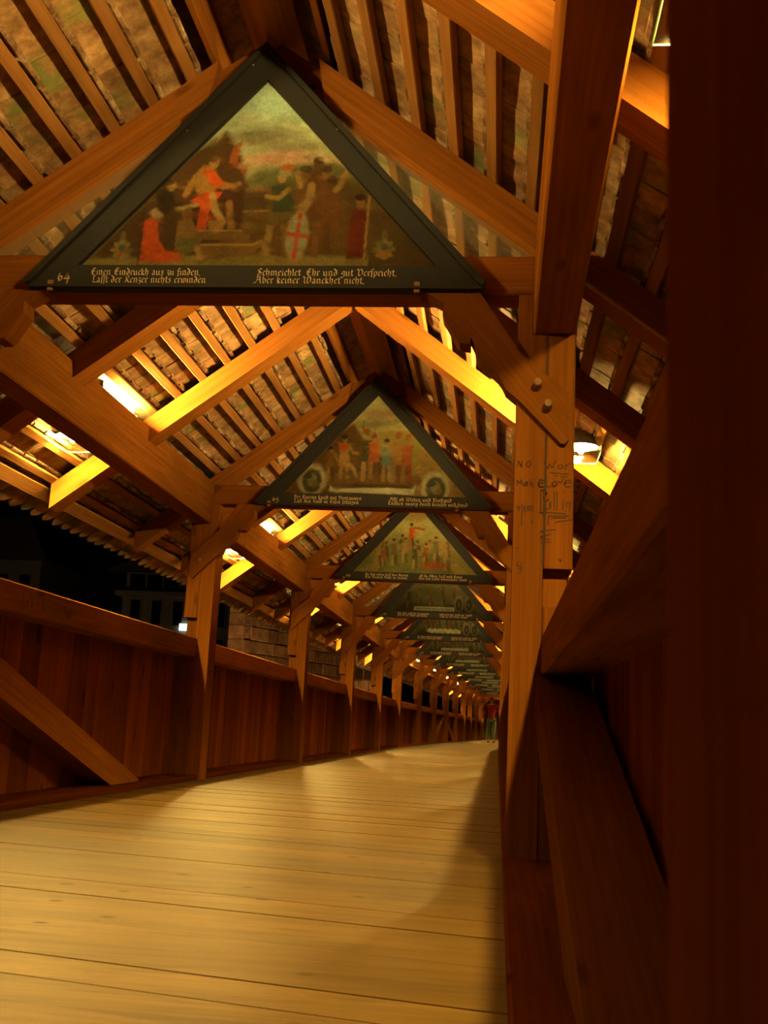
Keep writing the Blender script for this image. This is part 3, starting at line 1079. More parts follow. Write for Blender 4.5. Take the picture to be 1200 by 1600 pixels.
def ops65(u, v, C_, rng):
    p = Painter(450 + u * 258, 768 - v * 140, C_, rng)
    p.grad(632, 700, (150, 128, 62), (120, 84, 30))
    p.ell(585, 655, 24, 7, (128, 84, 46), 0, .7, .8)
    p.ell(580, 668, 40, 5, (100, 80, 36), -.1, .6, .8)
    p.poly([(560, 690), (600, 676), (640, 680), (700, 760), (560, 770)], (112, 86, 26), soft=4)
    p.poly([(440, 775), (505, 700), (545, 668), (560, 690), (560, 775)], (82, 50, 14), soft=4)
    p.poly([(545, 775), (555, 716), (620, 712), (640, 775)], (66, 40, 12), soft=6)
    p.poly([(632, 775), (640, 700), (660, 716), (720, 775)], (124, 84, 26), soft=5)
    p.poly([(505, 752), (515, 738), (640, 738), (650, 752)], (98, 62, 18), soft=3)
    p.line([(559, 664), (559, 684)], 1.2, (60, 36, 10))
    p.man(515, 748, 46, (100, 60, 18))
    p.man(534, 744, 58, (128, 84, 30), (120, 78, 30), (124, 80, 30))
    p.line([(534, 724), (545, 728), (553, 742)], 5, (132, 90, 36))
    p.ell(532, 702, 6, 4, (150, 48, 10))
    p.man(566, 746, 66, (60, 48, 18), (100, 60, 18), (130, 88, 34), (92, 66, 26))
    p.man(576, 742, 58, (140, 62, 16), (92, 54, 16), (120, 78, 30), (84, 56, 22))
    p.man(594, 746, 56, (78, 88, 52), (130, 96, 50), (128, 86, 36), None, 1)
    p.man(608, 748, 64, (120, 74, 24), (98, 52, 16), (124, 82, 30), (100, 66, 24), -1)
    p.man(622, 748, 62, (128, 58, 16), (110, 46, 12), (116, 74, 26), (96, 62, 24), -1)
    for cx, cy in ((490, 748), (664, 755)):
        p.ell(cx, cy, 20, 22, (150, 122, 66))
        p.ell(cx, cy + 2, 14, 17, (66, 52, 22))
        p.ell(cx, cy, 7, 9, (110, 92, 44), 0, .8)
        p.ell(cx - 4, cy - 5, 4, 4, (48, 50, 32))
        p.ell(cx + 5, cy + 5, 4, 5, (100, 72, 26))
    p.poly([(516, 754), (520, 760), (560, 758), (600, 757), (632, 758), (636, 752), (634, 766), (516, 764)], (170, 144, 84), soft=1.5)
    p.line([(522, 761), (630, 761)], .8, (96, 66, 26))


def ops_generic(i):
    def f(u, v, C_, rng):
        p = Painter(u * 200, 100 - v * 100, C_, rng)
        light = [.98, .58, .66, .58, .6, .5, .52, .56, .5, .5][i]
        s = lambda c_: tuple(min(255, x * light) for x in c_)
        p.grad(5, 60, s((160, 138, 66)), s((124, 96, 34)))
        p.ell(100, 14 if i == 0 else 30, 26, 10, s((150, 100, 34)), 0, .8, .7)
        p.poly([(0, 100), (30, 66), (80, 52), (130, 56), (200, 100)], s((104, 92, 30)), soft=8)
        p.poly([(0, 104), (40, 80), (110, 88), (160, 78), (200, 104)], s((130, 96, 34)) if i == 0 else s((70, 46, 14)), soft=8)

        reds = [(150, 52, 12), (112, 60, 18), (86, 60, 20), (134, 92, 34), (70, 60, 28)]
        n = 9 if i != 1 else 5
        for q in range(n):
            x = 42 + q * 118 / n + rng.uniform(-4, 4)
            p.man(x, 88 + rng.uniform(-6, 5), rng.uniform(26, 40), s(reds[rng.randint(5)]), s((80, 46, 14)), s((132, 88, 34)), None if q % 2 else s((98, 70, 26)), 1 if q % 2 else -1)
        if i == 0:
            p.poly([(40, 100), (60, 76), (96, 66), (140, 72), (165, 100)], (96, 84, 28), soft=6)
            for q in range(7):
                p.man(48 + q * 17, 92 - (q % 3) * 4, 30 + (q * 7) % 9, [(128, 60, 18), (96, 76, 30), (140, 96, 36), (70, 52, 18)][q % 4], (80, 50, 16), (140, 100, 42), None if q % 3 else (110, 80, 32), 1 if q % 2 else -1)
            p.man(92, 62, 34, (150, 50, 10))
            p.line([(96, 34), (112, 36)], 3, (150, 50, 10))
            p.ell(130, 88, 22, 6, (140, 58, 16), 0, .8)
            p.line([(46, 46), (44, 96)], 3, (96, 66, 22))
            p.line([(152, 50), (156, 96)], 4, (100, 66, 22))
        else:
            for cx in ((150, 172) if i in (1, 2) else (34, 166)):
                p.ell(cx, 82, 10, 15, s((156, 126, 62)))
                p.ell(cx, 84, 7, 12, s((66, 46, 18)))
                p.ell(cx, 84, 3, 5, s((110, 84, 34)))
            if i == 2:
                for q in range(12):
                    p.ell(52 + q * 7, 88 + (q % 2) * 1.5, 6, 5, s((205, 178, 100)))
            else:
                p.poly([(54, 90), (140, 89), (142, 97), (54, 97)], s((210, 182, 104)), soft=1.5)
                p.line([(58, 93), (136, 93)], 1, s((120, 90, 40)))
    return f


k = NT('oil_paint')
at = k.n('ShaderNodeAttribute', attribute_name='pigment')
k.l(at.outputs['Color'], k.b.inputs['Base Color'])
k.b.inputs['Roughness'].default_value = 0.6
k.b.inputs['Specular IOR Level'].default_value = 0.08
M['oil'] = k.mat

VERSES = {
    0: (('Einen Eindruckh aus zu finden,', -.632, -.195), ('LaSSt der Kenzer nichts erwinden.', -.627, -.165),
        ('Zchmeichlet. Ehr und gut VerSpricht,', .025, .562), ('Aber keiner Wanckhet nicht,', .02, .441)),
    1: (('Der Turenn kauft mit Vertrauwen', -.60, -.08), ('LaSt den Hald in EiSen Schlagen', -.60, -.10),
        ('AllS ob Witten und VerStand', .13, .60), ('Endlten zwang durch kreuSch und band', .12, .72)),
    2: (('Zu den Reben lieSS ihm dienen', -.55, -.06), ('Ein Deinen Volk zu tienen', -.55, -.07),
        ('ISt du Allen LieSS und Zinen', .07, .55), ('Das lieb reiche wonneSame Hand', .06, .60)),
}
LOOK = ['triangular painting 64 with an enthroned man in red and a cross shield', 'triangular painting 65 with soldiers between two arched crests',
        'triangular painting of a bright green landscape, third from the viewer', 'dark triangular painting, fourth from the viewer, paired crests at right',
        'triangular painting with a wavy cream scroll, fifth from the viewer', 'dark triangular painting sixth from the viewer',
        'dark triangular painting seventh from the viewer', 'dark triangular painting eighth from the viewer',
        'dark triangular painting ninth from the viewer', 'dark triangular painting tenth from the viewer',
        'dark triangular painting eleventh from the viewer', 'dark triangular painting farthest from the viewer']
FD = 0.05
MESH_FRAME = {}


def frame_part(name, pts, depth, y0, mat, parent):
    key = (name, tuple(pts))
    if key not in MESH_FRAME:
        MESH_FRAME[key] = MB().prism(pts, (0, y0, 0), (1, 0, 0), (0, 0, 1), (0, 1, 0), depth).mesh(name, M[mat])
    return link(name, MESH_FRAME[key], parent)


for k in range(12):
    root = thing('triangular_painting', LOOK[k], 'painting', W((-0.985, Yk(k) - 0.002, 2.066)), rz_at(Yk(k)), 'paintings hung in the roof trusses')
    A, A2, B_, B2, Cc, D_ = (-.876, 0), (-.893, .03), (.876, 0), (.893, .03), (0, 1.037), (0.008, .885)
    E_, F_ = (-.69, .095), (.712, .095)
    frame_part('frame_board', [A, B_, F_, E_], FD, -FD, 'frame', root)
    frame_part('frame_board', [A, E_, D_, Cc, A2], FD, -FD - .001, 'frame', root)
    frame_part('frame_board', [B_, B2, Cc, D_, F_], FD, -FD - .001, 'frame', root)
    # raised outer mouldings
    frame_part('moulding', [(-.889, .012), (-.893, .03), (0, 1.037), (0, 1.008), (-.868, .020)], .03, -FD - .022, 'frame', root)
    frame_part('moulding', [(.889, .012), (.868, .020), (0, 1.008), (0, 1.037), (.893, .03)], .03, -FD - .022, 'frame', root)
    frame_part('moulding', [(-.876, 0), (.876, 0), (.87, .010), (-.87, .010)], .03, -FD - .015, 'frame', root)
    if k == 0:
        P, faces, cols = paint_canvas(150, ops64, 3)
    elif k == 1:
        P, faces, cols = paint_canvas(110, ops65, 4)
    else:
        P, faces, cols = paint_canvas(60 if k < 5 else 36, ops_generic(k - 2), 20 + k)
    X = TRI[0][0] + P[:, 0] * (TRI[1][0] - TRI[0][0])
    Z = TRI[0][1] + P[:, 1] * (TRI[2][1] - TRI[0][1])
    me = bpy.data.meshes.new('canvas')
    me.from_pydata(np.stack([X, np.full(len(X), -0.03), Z], 1), [], faces)
    ca = me.color_attributes.new('pigment', 'FLOAT_COLOR', 'POINT')
    ca.data.foreach_set('color', np.concatenate([cols, np.ones((len(cols), 1))], 1).astype(np.float32).ravel())
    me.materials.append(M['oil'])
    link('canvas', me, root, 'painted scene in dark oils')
    yt = -FD - .0035
    mb = MB()
    line_of_text(mb, str(64 + k), -.765, -.712, .026, .030, yt)
    mb.build('number', M['letter'], root, 'gilt number %d' % (64 + k))
    vs_ = VERSES.get(k, (('Ein alter Bund der ist gemacht', -.55, -.08), ('Das Dir der Wind und Wetter', -.55, -.1),
                         ('Und was der Held im Land', .08, .56), ('LaSSt nie der Ander Tagen', .08, .5)))
    for q, (s, a, b) in enumerate(vs_):
        mb = MB()
        line_of_text(mb, s, a, b, .053 if q % 2 == 0 else .022, .0185, yt)
        mb.build('verse_line', M['letter'], root)
    # iron clips and nails
    for x in (-.79, .64):
        MB().box((x - .012, -FD - .006, -.012), (x + .012, -FD, .03), 'z', .002).build('clip', M['peg'], root)
    for x, z in ((-.055, .945), (.055, .945), (-.30, .66), (.30, .66), (-.52, .42), (.52, .42)):
        MB().lathe([(.008, 0), (.007, .006), (.002, .009)], (x, -FD, z), (0, -1, 0), 6).build('nail_head', M['iron'], root)

# acrylic sheets that close two of the gables
for k, lab in ((0, 'hazy clear acrylic sheet filling the gable behind painting 64'), (3, 'pale hazy acrylic sheet in the gable behind the fourth painting')):
    y = Yk(k) + 0.03
    mb = MB().prism([(-1.085, 2.232), (1.085, 2.232), (0.22, 2.88), (-0.22, 2.88)], (XR, 0, 0), (1, 0, 0), (0, 0, 1), (0, 1, 0), 0.004)
    o = mb.build('acrylic_sheet', M['pane'])
    o.location = (0, y, 0)
    tag(o, lab, 'panel')

# ------------------------------------------------------------------ graffiti on the right post of the nearest truss
T0 = trusses[0]
KS = (0.204 / 640, 0.198 / 630)


def gpt(a, b):
    """sheet of sketch units -> position on the post's front, relative to the truss"""
    return (0.038 + (a - 110) * 0.000318 + 1.065, 1.437 - (b - 190) * 0.000316)


GR = {
    'inner_post': [
        [(140, 290), (145, 215), (185, 290), (190, 210)], [(250, 225), (235, 265), (262, 295), (292, 262), (275, 222), (250, 225)],
        [(140, 515), (142, 445), (168, 490), (190, 440), (196, 510)], [(240, 465), (212, 490), (222, 520), (248, 490), (250, 460), (256, 522)],
        [(285, 430), (288, 520)], [(320, 465), (290, 492), (325, 520)],
        [(135, 760), (185, 760)], [(150, 760), (165, 805), (180, 760)], [(220, 755), (222, 815), (250, 815)], [(220, 755), (255, 752)], [(222, 782), (250, 780)],
        [(262, 752), (264, 806)], [(275, 752), (290, 806), (305, 752)], [(318, 752), (320, 806)], [(270, 750), (326, 750)],
        [(160, 1400), (165, 1450), (215, 1440)], [(170, 1480), (220, 1460), (190, 1530)], [(220, 1395), (200, 1420)], [(200, 720), (202, 980)],
        [(318, 900), (310, 945), (330, 945)], [(150, 1240), (165, 1230), (180, 1250)],
    ],
    'outer_post': [
        [(440, 225), (480, 305), (505, 245), (530, 300), (572, 205)], [(640, 260), (605, 262), (598, 300), (630, 305), (648, 262), (655, 305)],
        [(685, 250), (690, 308)], [(688, 275), (710, 248), (740, 245)],
        [(385, 480), (430, 470), (425, 440), (395, 435), (378, 480), (395, 520), (440, 515)], [(466, 365), (472, 520), (540, 512)],
        [(560, 455), (530, 485), (555, 518), (590, 490), (575, 452), (560, 455)], [(600, 450), (635, 470), (655, 412)],
        [(668, 475), (745, 462), (735, 435), (690, 440), (670, 480), (690, 520), (745, 512)],
        [(408, 548), (412, 798)], [(410, 560), (460, 555), (478, 600), (425, 650)], [(500, 660), (465, 700), (462, 770), (500, 780), (520, 690), (525, 780)],
        [(558, 570), (562, 795)], [(590, 570), (594, 795)], [(658, 660), (656, 790)], [(700, 700), (735, 690), (735, 800)], [(700, 700), (702, 760)],
        [(660, 570), (668, 576)], [(392, 815), (700, 830)],
        [(500, 360), (530, 352), (560, 362), (600, 355), (640, 368), (720, 360)], [(560, 390), (600, 388)], [(620, 400), (710, 395)],
        [(500, 860), (495, 965)], [(500, 860), (730, 850)], [(530, 890), (560, 878), (590, 885), (620, 872), (660, 880), (700, 862)],
        [(580, 930), (640, 915), (700, 910), (770, 896)], [(415, 1035), (590, 1015)], [(415, 1100), (530, 1070)], [(420, 1165), (530, 1160)], [(425, 1125), (520, 1130)],
        [(620, 1350), (650, 1375)], [(650, 1350), (640, 1385)], [(570, 10), (615, 42), (665, 46)],
    ],
}
note_kids()
WORDS = {'inner_post': (2, 6, 14, 17, 18, 19, 20), 'outer_post': (4, 5, 9, 18, 19, 20, 21, 22, 25, 27, 28, 29, 30, 31, 32, 33)}
for pn, st_ in GR.items():
    post = [c_ for c_ in KIDS[T0.name] if c_.name.startswith(pn) and max(v.co.x for v in c_.data.vertices) > 1][0]
    cuts = [0] + [c_ for c_ in WORDS[pn] if c_ < len(st_)] + [len(st_)]
    for i0, i1 in zip(cuts, cuts[1:]):
        mb = MB()
        for pen in ((5.5, 0), (0, 5.5)):
            ribbon_mb(mb, st_[i0:i1], lambda a, b: (gpt(a, b)[0], -0.0012 - (0.004 if pn == 'outer_post' else 0), gpt(a, b)[1]), pen)
        mb.build('pencilled_word', M['ink'], post)
# long drying crack between the halves of that post
mb = MB()
cr = [(1.2085, 1.9), (1.211, 1.75), (1.2115, 1.6), (1.213, 1.45), (1.211, 1.3), (1.2125, 1.15), (1.211, 1.05)]
for (a, b), (c_, d) in zip(cr, cr[1:]):
    i = len(mb.v)
    for q in ((a - .0028, b), (a + .0028, b), (c_ + .0028, d), (c_ - .0028, d)):
        mb.v.append((q[0], -0.0065, q[1]))
    mb.poly([i, i + 1, i + 2, i + 3], [(0, 0)] * 4)
mb.build('drying_crack', M['ink'], T0)
# letters cut into the left handrail
hr = [o for o in bpy.data.objects if o.parent == walls['left'] and o.name.startswith('handrail')]
hr = [o for o in hr if abs(min(v.co.y for v in o.data.vertices) - (Yk(0) + PT)) < .01][0]
mb = MB()
L0 = [[(0, 1), (.3, 0), (.6, 1)], [(1.0, 1), (1.3, .5), (1.6, 1)], [(1.3, .5), (1.3, 0)], [(2.0, 0), (2.0, 1), (2.6, 0), (2.6, 1)],
      [(-1.4, 1), (-1.4, 0)], [(-1.0, 0), (-.7, .4), (-.4, .4)], [(-1.0, .0), (-.4, .1)], [(6.3, .5), (6.6, .6), (7.0, .4)], [(6.5, .8), (6.7, .1)], [(7.4, .5), (7.9, .55), (8.3, .4), (8.8, .5)]]
ribbon_mb(mb, L0, lambda a, b: (sx('left', 1.1975), 5.10 + a * .065, .935 + b * .068), (.05, .05))
mb.build('carved_letters', M['ink'], hr)

# ------------------------------------------------------------------ lamps


def make_lamp(sg, bulb='bulb'):
    """lantern: iron arm, top cap, socket, bulb, glass box; sg = +1 right (arm towards -x), 0,0,0 is the bulb's middle"""
    t = thing('eave_lamp', 'x', 'lamp')
    mb = MB()
    mb.beam((-sg * (0.155 if sg < 0 else .165), 0, 0.060), (0, 0, 0.060), 0.02, 0.012, ch=.002)
    mb.beam((-sg * (0.149 if sg < 0 else .159), 0, 0.0), (-sg * (0.149 if sg < 0 else .159), 0, 0.08), 0.04, 0.012, (1, 0, 0), ch=.002)
    mb.build('wall_bracket', M['iron'], t)
    sh = MB()
    sh.lathe([(.030, .048), (.066, .020), (.100, -.045), (.0985, -.047), (.064, .016), (.028, .044)], (0, 0, 0), n=20)
    sh.build('lamp_shade', (M['iron']), t)
    MB().lathe([(.015, .034), (.02, .038), (.02, .048)], (0, 0, 0), n=10).build('socket', M['ceramic'], t)
    MB().lathe([(.010, -.082), (.016, -.070), (.024, -.045), (.034, -.020), (.040, -.004), (.037, .012), (.026, .027), (.014, .033)], (0, 0, 0), n=10).build('bulb', M[bulb], t)
    mb = MB()
    for a in ((-.10, -.15, .10, -.147), (-.10, .147, .10, .15), (-.10, -.147, -.097, .147), (.097, -.147, .10, .147)):
        mb.box((a[0], a[1], -.10), (a[2], a[3], -.02 if abs(a[0]) == .10 and a[2] > 0 else -.02), 'z', .0008)
    mb.box((-.10, -.15, -.104), (.10, .15, -.1005), 'x', .0008)
    g = mb.build('glass_box', M['lampglass'], t)
    mb = MB()
    for x in (-.10, .10):
        mb.box((x - .002, -.153, -.105), (x + .002, .153, -.101), 'y', .001)
    for y in (-.15, .15):
        mb.box((-.10, y - .002, -.105), (.10, y + .002, -.101), 'x', .001)
    mb.build('glass_rim', M['glassedge'], g)
    return t


def make_uplight(sg):
    """short tube on top of the wall plate that washes the roof; 0,0,0 on the plate's inner top edge"""
    t = thing('plate_uplight', 'x', 'lamp')
    x0, x1 = sorted((sg * 0.030, sg * 0.06))
    mb = MB().box((x0, -.25, 0.0005), (x1, .25, .004), 'y', .0005)
    mb.box((x0, -.25, .004), (x1, -.238, .022), 'z', .001)
    mb.box((x0, .238, .004), (x1, .25, .022), 'z', .001)
    x2, x3 = sorted((sg * 0.027, sg * 0.030))
    mb.box((x2, -.25, .0005), (x3, .25, .0100), 'y', .0004)
    x2, x3 = sorted((sg * 0.060, sg * 0.066))
    mb.box((x2, -.27, .0005), (x3, .27, .088), 'y', .001)
    mb.build('lamp_tray', M['ceramic'], t)
    MB().lathe([(.003, -.236), (.0065, -.230), (.0065, .230), (.003, .236)], (sg * .046, 0, .0125), (0, 1, 0), 8).build('tube', M['tube'], t)
    return t


LAMPS = {}
for sg, side in ((-1, 'left'), (1, 'right')):
    LAMPS[side] = make_lamp(sg)
LAMPS['inner'] = make_lamp(1, 'smallbulb')
note_kids()
used = set()
for k in range(-1, NK - 1):
    for side, sg in SIDES:
        kind = side
        x = sx(side, 1.468 if side == 'left' or k == -1 else 1.488)
        z = 2.088
        if side == 'left' and k in (5, 6, 7, 8, 11):
            kind, x, z = 'inner', sx('left', 1.00), 2.10
        src = LAMPS[kind]
        o = src if kind not in used else copy_tree(src)
        used.add(kind)
        yy = Yk(k) + (2.38 if (k, side) == (-1, 'right') else 2.13)
        o.location = W((x, yy, z))
        if kind == 'inner':
            o.scale = (.65, .65, .65)
        o.rotation_euler = (0, 0, rz_at(yy))
        if k == -1:
            lab = 'glass lantern overhead beside the blurred post, green-edged pane showing' if side == 'right' else 'eave lamp on the left, outside the picture beside the nearest bay'
        elif k == 0:
            lab = 'glaring bare bulb under the right eaves beside the graffiti post' if side == 'right' else 'lamp hidden behind the left wall plate before painting 65'
        elif kind == 'inner':
            lab = 'small bright lamp inside the left plate, seen under the %s painting' % ORD[min(k + 1, 13)] if k != 11 else 'brightest far lamp, just before the lit end wall'
        else:
            lab = 'lamp under the %s eaves beyond the %s truss from the viewer' % (side, ORD[k])
        tag(o, lab, 'lamp', 'lamps under the eaves')

UPS = {'left': make_uplight(-1), 'right': make_uplight(1)}
note_kids()
for k in range(-1, NK - 1):
    for side, sg in SIDES:
        o = UPS[side] if k == -1 else copy_tree(UPS[side])
        yy = Yk(k) + 2.15
        o.location = W((sx(side, 1.157), yy, 2.228))
        o.rotation_euler = (0, 0, rz_at(yy))
        if k == -1:
            lab = 'tube lamp on the %s wall plate lighting the rafters nearest the viewer' % side
        elif k == 0 and side == 'left':
            lab = 'tube lamp making the glaring white spot on the left roof before painting 65'
        elif k == 1 and side == 'left':
            lab = 'tube lamp making the second glaring spot on the left roof, behind painting 65'
        else:
            lab = 'tube lamp on the %s wall plate beyond the %s truss from the viewer' % (side, ORD[k])
        tag(o, lab, 'lamp', 'tube lamps on the wall plates')

# ------------------------------------------------------------------ stone wall beside the bridge
sw = thing('stone_wall', 'sandstone block wall standing beyond the left parapet', 'wall', (-5.6, 23.8, -2.5), R(-20.4))
zz = 0.0
row = 0
while zz < 6.4:
    hh = random.uniform(.24, .34)
    yy = -random.uniform(0, .25) if row % 2 else 0.0
    vis = zz > 3.1
    if not vis:
        zz += hh
        row += 1
        continue
    yy = 0.0
    first = True
    while yy < 6.4:
        ww = random.uniform(.35, .75) if not first else (.5 if row % 2 else .28)
        first = False
        pr = random.uniform(-.02, .02)
        o = MB().box((-.42, yy + .006, zz + .006), (pr, yy + ww - .006, zz + hh - .006), 'y', .018).build('stone_block', M['stone'], sw)
        yy += ww
    zz += hh
    row += 1
MB().box((-.40, .03, 0), (-.03, 6.5, 6.6), 'y', .01).build('wall_core', M['stone'], sw)

fl_ = thing('added_floodlight', 'added flood lamp, unseen below the bridge, brightening the sandstone wall', 'lamp', (-4.5, 18.5, -2.5))  # added lamp, unseen below the bridge, to brighten the stone wall
MB().box((-.05, -.05, 0), (.05, .05, .5), 'z', .004).build('stand', M['iron'], fl_)
MB().box((-.12, -.1, .5), (.12, .1, .68), 'x', .01).build('housing', M['iron'], fl_)
ld = bpy.data.lights.new('added_flood_light', 'SPOT')
ld.energy = 1500
ld.spot_size = R(50)
ld.spot_blend = .5
ld.color = (1, .6, .22)
ld.shadow_soft_size = .1
lo = link('added_flood_light', ld, fl_)
lo.location = (0, 0, .85)
lo.rotation_euler = V((.1, 7.5, 3.4)).to_track_quat('-Z', 'Y').to_euler()

# ------------------------------------------------------------------ river, far buildings
mb = MB().box((-120, -10, -3.0), (60, 200, -2.5), 'y', .0)
wk = NT('dark_water')
wk.b.inputs['Base Color'].default_value = (0.004, 0.005, 0.006, 1)
wk.b.inputs['Roughness'].default_value = 0.12
tc = wk.n('ShaderNodeTexCoord')
nz = wk.n('ShaderNodeTexNoise', Scale=1.5, Detail=4.0)
wk.l(tc.outputs['Object'], nz.inputs['Vector'])
bp = wk.n('ShaderNodeBump', Strength=0.3, Distance=0.1)
wk.l(nz.outputs[0], bp.inputs['Height'])
wk.l(bp.outputs[0], wk.b.inputs['Normal'])
rv = mb.build('river', wk.mat)
rv['kind'] = 'structure'

plaster = plain('pale_plaster', (0.42, 0.33, 0.22), 0.9, noise=.1, scale=2)
darkglass = plain('dark_window_glass', (0.01, 0.01, 0.012), 0.15)
roofmat = plain('dark_roof', (0.12, 0.07, 0.05), 0.9)
b1 = thing('riverside_building', 'dim pale building with rows of dark windows across the water at left', 'building', (-39, 110, -2.5))
MB().box((0, 0, 0), (26, 14, 15.0), 'z', .05).build('facade', plaster, b1)
MB().box((-.6, -.7, 14.85), (26.6, 14.4, 15.4), 'x', .05).build('cornice', plaster, b1)
for fl, (z0, z1) in enumerate(((12.0, 14.5), (8.2, 10.7), (4.4, 6.9))):
    for q in range(11):
        x = 1.0 + q * 2.25
        f = MB()
        f.box((x - .12, -.10, z0 - .12), (x + 1.12, .0, z0), 'x', .01)
        f.box((x - .12, -.10, z1), (x + 1.12, .0, z1 + .12), 'x', .01)
        f.box((x - .12, -.10, z0), (x, .0, z1), 'z', .01)
        f.box((x + 1.0, -.10, z0), (x + 1.12, .0, z1), 'z', .01)
        w_ = f.build('window', plaster, b1)
        MB().box((x, -.03, z0), (x + 1.0, .0, z1), 'z', .0).build('pane', darkglass, w_)
# glazed attic band under the roof
MB().box((.2, .3, 15.4), (25.8, 13.5, 17.4), 'x', .02).build('attic', plaster, b1)
for q in range(14):
    MB().box((.6 + q * 1.8, .22, 15.6), (2.2 + q * 1.8, .29, 17.2), 'z', .0).build('attic_window', darkglass, b1)
MB().prism([(-1.5, 17.4), (27, 17.4), (25.5, 18.3), (.5, 18.3)], (0, -1.2, 0), (1, 0, 0), (0, 0, 1), (0, 1, 0), 16.5).build('roof', roofmat, b1)
b2 = thing('gabled_house', 'barely visible house end at the far left above the parapet', 'building', (-60, 112, -2.5))
MB().box((0, 0, 0), (11.0, 12, 18.5), 'z', .05).build('facade', plaster, b2)
MB().prism([(-.8, 18.5), (11.8, 18.5), (9.5, 23.0), (1.5, 23.0)], (0, -.6, 0), (1, 0, 0), (0, 0, 1), (0, 1, 0), 13).build('roof', roofmat, b2)
for fl in range(4):
    for q in range(4):
        w_ = MB().box((1.2 + q * 2.5, -.08, 3.2 + fl * 3.8), (2.6 + q * 2.5, .0, 5.6 + fl * 3.8), 'z', .01).build('window', plaster, b2)
        MB().box((1.3 + q * 2.5, -.12, 3.3 + fl * 3.8), (2.5 + q * 2.5, -.081, 5.5 + fl * 3.8), 'z', .0).build('pane', darkglass, w_)
sg_ = MB().box((-.45, -.15, -.35), (.45, 0, .35), 'z', .05).build('illuminated_sign', M['signlight'])
sg_.location = (-32.2, 109.85, 9.35)
tag(sg_, 'small blue-white lit sign on the dim building beside the left post', 'sign')
# unseen street lamp, added to give the facades a faint light
sl = thing('added_street_lamp', 'added street lamp lighting the dim building, hidden by the parapet', 'lamp', (-44, 90, -2.5))
MB().lathe([(.12, 0), (.08, .4), (.06, 5.2)], (0, 0, 0), n=10).build('pole', M['iron'], sl)
MB().lathe([(.05, 5.2), (.22, 5.3), (.28, 5.5), (.22, 5.7), (.05, 5.8)], (0, 0, 0), n=10).build('lamp_globe', M['ceramic'], sl)
ld = bpy.data.lights.new('added_street_light', 'POINT')
ld.energy = 420
ld.color = (1, .7, .35)
ld.shadow_soft_size = .3
lo = link('added_street_light', ld, sl)
lo.location = (0, 0, 6.2)

# ------------------------------------------------------------------ far end of the bridge
we = struct('wall_back')
MEnd = Matrix.Translation((XM, YB, 0)) @ Matrix.Rotation(BEND, 4, 'Z') @ Matrix.Translation((-XM, -YB, 0))
ye = Yk(NK) - 0.15


def endpart(mb, name, mat):
    o = mb.build(name, mat, we)
    o.matrix_local = MEnd
    return o


wallwood = wood('end_boards', (0.34, 0.17, 0.05), (0.55, 0.30, 0.10))
for i in range(16):
    x0 = -2.6 + i * .2
    if -1.35 < x0 < -0.45 - .01:
        endpart(MB().box((x0 + .002, ye, 2.05), (x0 + .198, ye + .05, 3.3), 'z', .003), 'board', wallwood)
    else:
        endpart(MB().box((x0 + .002, ye, 0), (x0 + .198, ye + .05, 3.3), 'z', .003), 'board', wallwood)
endpart(MB().box((-1.5, ye - .1, 0), (-1.38, ye + .06, 2.2), 'z', .006), 'door_post', M['timber'])
endpart(MB().box((-.46, ye - .1, 0), (-.34, ye + .06, 2.2), 'z', .006), 'door_post', M['timber'])
endpart(MB().box((-1.5, ye - .11, 2.06), (-.34, ye + .06, 2.2), 'x', .006), 'lintel', M['timber'])
endpart(MB().box((-2.0, ye + 2.6, -.1), (.3, ye + 2.8, 3.0), 'z', .01), 'plaster_wall', plain('lit_plaster', (.62, .5, .3), .9))
endpart(MB().box((-2.6, ye, -.1), (.4, ye + 2.7, -.01), 'x', .01), 'landing', plain('stone_landing', (.5, .42, .3), .9))
dl = copy_tree(LAMPS['inner'])
dl.location = MEnd @ V((-1.25, ye + 1.2, 2.2))
tag(dl, 'lamp behind the doorway at the far end of the bridge', 'lamp', 'lamps under the eaves')

# ------------------------------------------------------------------ people


def skin_obj(name, nodes, edges, mat, parent, sub=2):
    me = bpy.data.meshes.new(name)
    me.from_pydata([n[:3] for n in nodes], edges, [])
    me.materials.append(mat)
    o = link(name, me, parent)
    md = o.modifiers.new('skin', 'SKIN')
    md.use_smooth_shade = True
    for i, n in enumerate(nodes):
        r_ = n[3] if isinstance(n[3], tuple) else (n[3], n[3])
        me.skin_vertices[0].data[i].radius = r_
        me.skin_vertices[0].data[i].use_root = (i == 0)
    s = o.modifiers.new('sub', 'SUBSURF')
    s.levels = s.render_levels = sub
    return o


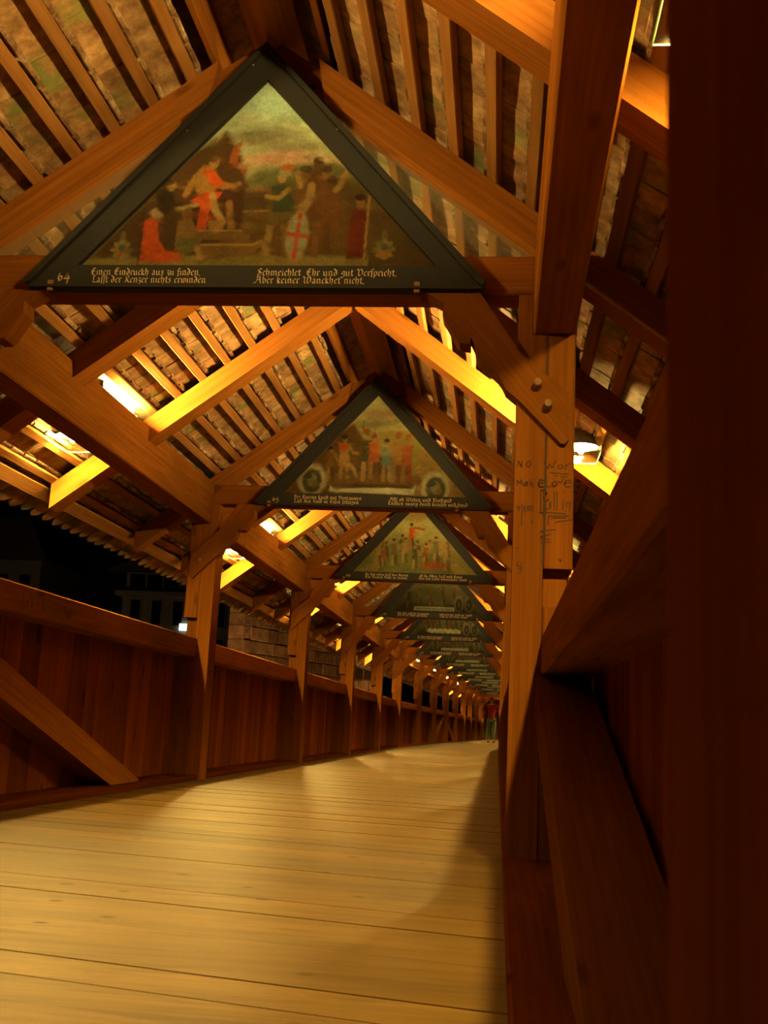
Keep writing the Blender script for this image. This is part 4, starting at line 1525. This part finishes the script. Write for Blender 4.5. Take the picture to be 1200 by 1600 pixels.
def person(label, loc, rz, jacket, trousers, hair, step=.14, reach=0):
    t = thing('person', label, 'person', loc, rz)
    skin = plain('skin', (.48, .27, .17), .6)
    # one continuous body: pelvis, spine, head, arms with hands, legs with feet
    n = [(0, 0, .93, .115), (0, .01, 1.08, .11), (0, .015, 1.28, .13), (0, .01, 1.42, .09), (0, .01, 1.50, .052), (0, -.01, 1.57, .075), (0, -.012, 1.655, .09), (0, -.01, 1.72, .055)]
    e = [(0, 1), (1, 2), (2, 3), (3, 4), (4, 5), (5, 6), (6, 7)]
    for sg in (-1, 1):
        b = len(n)
        out = .06 if reach != sg else .22
        n += [(sg * .185, .01, 1.40, .058), (sg * (.235 + out * .3), .02, 1.14, .043), (sg * (.245 + out), -.05, .90, .032), (sg * (.25 + out * 1.1), -.065, .83, .034)]
        e += [(3, b), (b, b + 1), (b + 1, b + 2), (b + 2, b + 3)]
        for f in range(5):
            q = len(n)
            dx = (f - 2) * .014
            n += [(sg * (.25 + out * 1.1), -.065 + dx * 1.3, .79, .011), (sg * (.248 + out * 1.1), -.07 + dx * 1.6, .745 + abs(dx) * .5, .009)]
            e += [(b + 3, q), (q, q + 1)]
        b = len(n)
        st_ = step * sg
        n += [(sg * .09, 0, .86, .09), (sg * .10, -st_ * .6 - .02, .48, .062), (sg * .10, -st_ + (.05 if sg > 0 else 0), .09, .042), (sg * .105, -st_ - .14, .035, .036)]
        e += [(0, b), (b, b + 1), (b + 1, b + 2), (b + 2, b + 3)]
    skin_obj('body', n, e, skin, t)
    # jacket
    jn = [(0, .0, .86, .165), (0, .01, 1.08, .155), (0, .015, 1.28, .17), (0, .01, 1.42, .12), (0, .01, 1.475, .075)]
    je = [(0, 1), (1, 2), (2, 3), (3, 4)]
    for sg in (-1, 1):
        b = len(jn)
        out = .06 if reach != sg else .22
        jn += [(sg * .185, .01, 1.395, .082), (sg * (.235 + out * .3), .02, 1.14, .068), (sg * (.245 + out), -.045, .91, .055)]
        je += [(3, b), (b, b + 1), (b + 1, b + 2)]
    skin_obj('jacket', jn, je, jacket, t)
    # trousers
    tn = [(0, 0, .92, .135)]
    te = []
    for sg in (-1, 1):
        b = len(tn)
        st_ = step * sg
        tn += [(sg * .09, 0, .84, .115), (sg * .10, -st_ * .6 - .02, .48, .083), (sg * .10, -st_ + (.05 if sg > 0 else 0), .11, .066)]
        te += [(0, b), (b, b + 1), (b + 1, b + 2)]
    skin_obj('trousers', tn, te, trousers, t)
    for sg in (-1, 1):
        st_ = step * sg
        y_ = -st_ + (.05 if sg > 0 else 0)
        skin_obj('shoe', [(sg * .10, y_ + .02, .05, .05), (sg * .105, -st_ - .13, .042, .042), (sg * .105, -st_ - .19, .035, .032)], [(0, 1), (1, 2)], M['ink'], t)
    skin_obj('hair', [(0, .03, 1.62, .08), (0, .015, 1.69, .098), (0, -.01, 1.735, .07)], [(0, 1), (1, 2)], hair, t)
    # face
    f = MB()
    f.prism([(-.012, 0), (.012, 0), (.004, .045), (-.004, .045)], (0, -.118, 1.615), (1, 0, 0), (0, 0, 1), (0, 1, 0), .04)
    f.build('nose', skin, t)
    for sg in (-1, 1):
        MB().lathe([(.004, -.006), (.012, 0), (.004, .006)], (sg * .032, -.096, 1.665), (0, -1, 0), 8).build('eye', M['ink'], t)
        MB().lathe([(.008, -.006), (.024, 0), (.008, .006)], (sg * .094, 0, 1.645), (1, 0, 0), 8).build('ear', skin, t)
    MB().beam((-.025, -.098, 1.585), (.025, -.098, 1.585), .008, .008, ch=.001).build('mouth', plain('lips', (.35, .12, .09)), t)
    return t


person('person in a red jacket walking away at the far end of the bridge', (-0.235, 43.6, 0.002), math.pi + .05,
       plain('red_jacket', (.24, .014, .010), .9), plain('green_trousers', (.05, .065, .03), .85), plain('dark_hair', (.03, .018, .01), .8), reach=-1)
person('person in dark clothes half hidden by the graffiti post, far away', (0.30, 44.2, 0.002), math.pi + .05,
       plain('dark_jacket', (.012, .012, .014), .8), plain('dark_trousers', (.015, .015, .018), .85), plain('brown_hair', (.05, .03, .015), .8), reach=1)
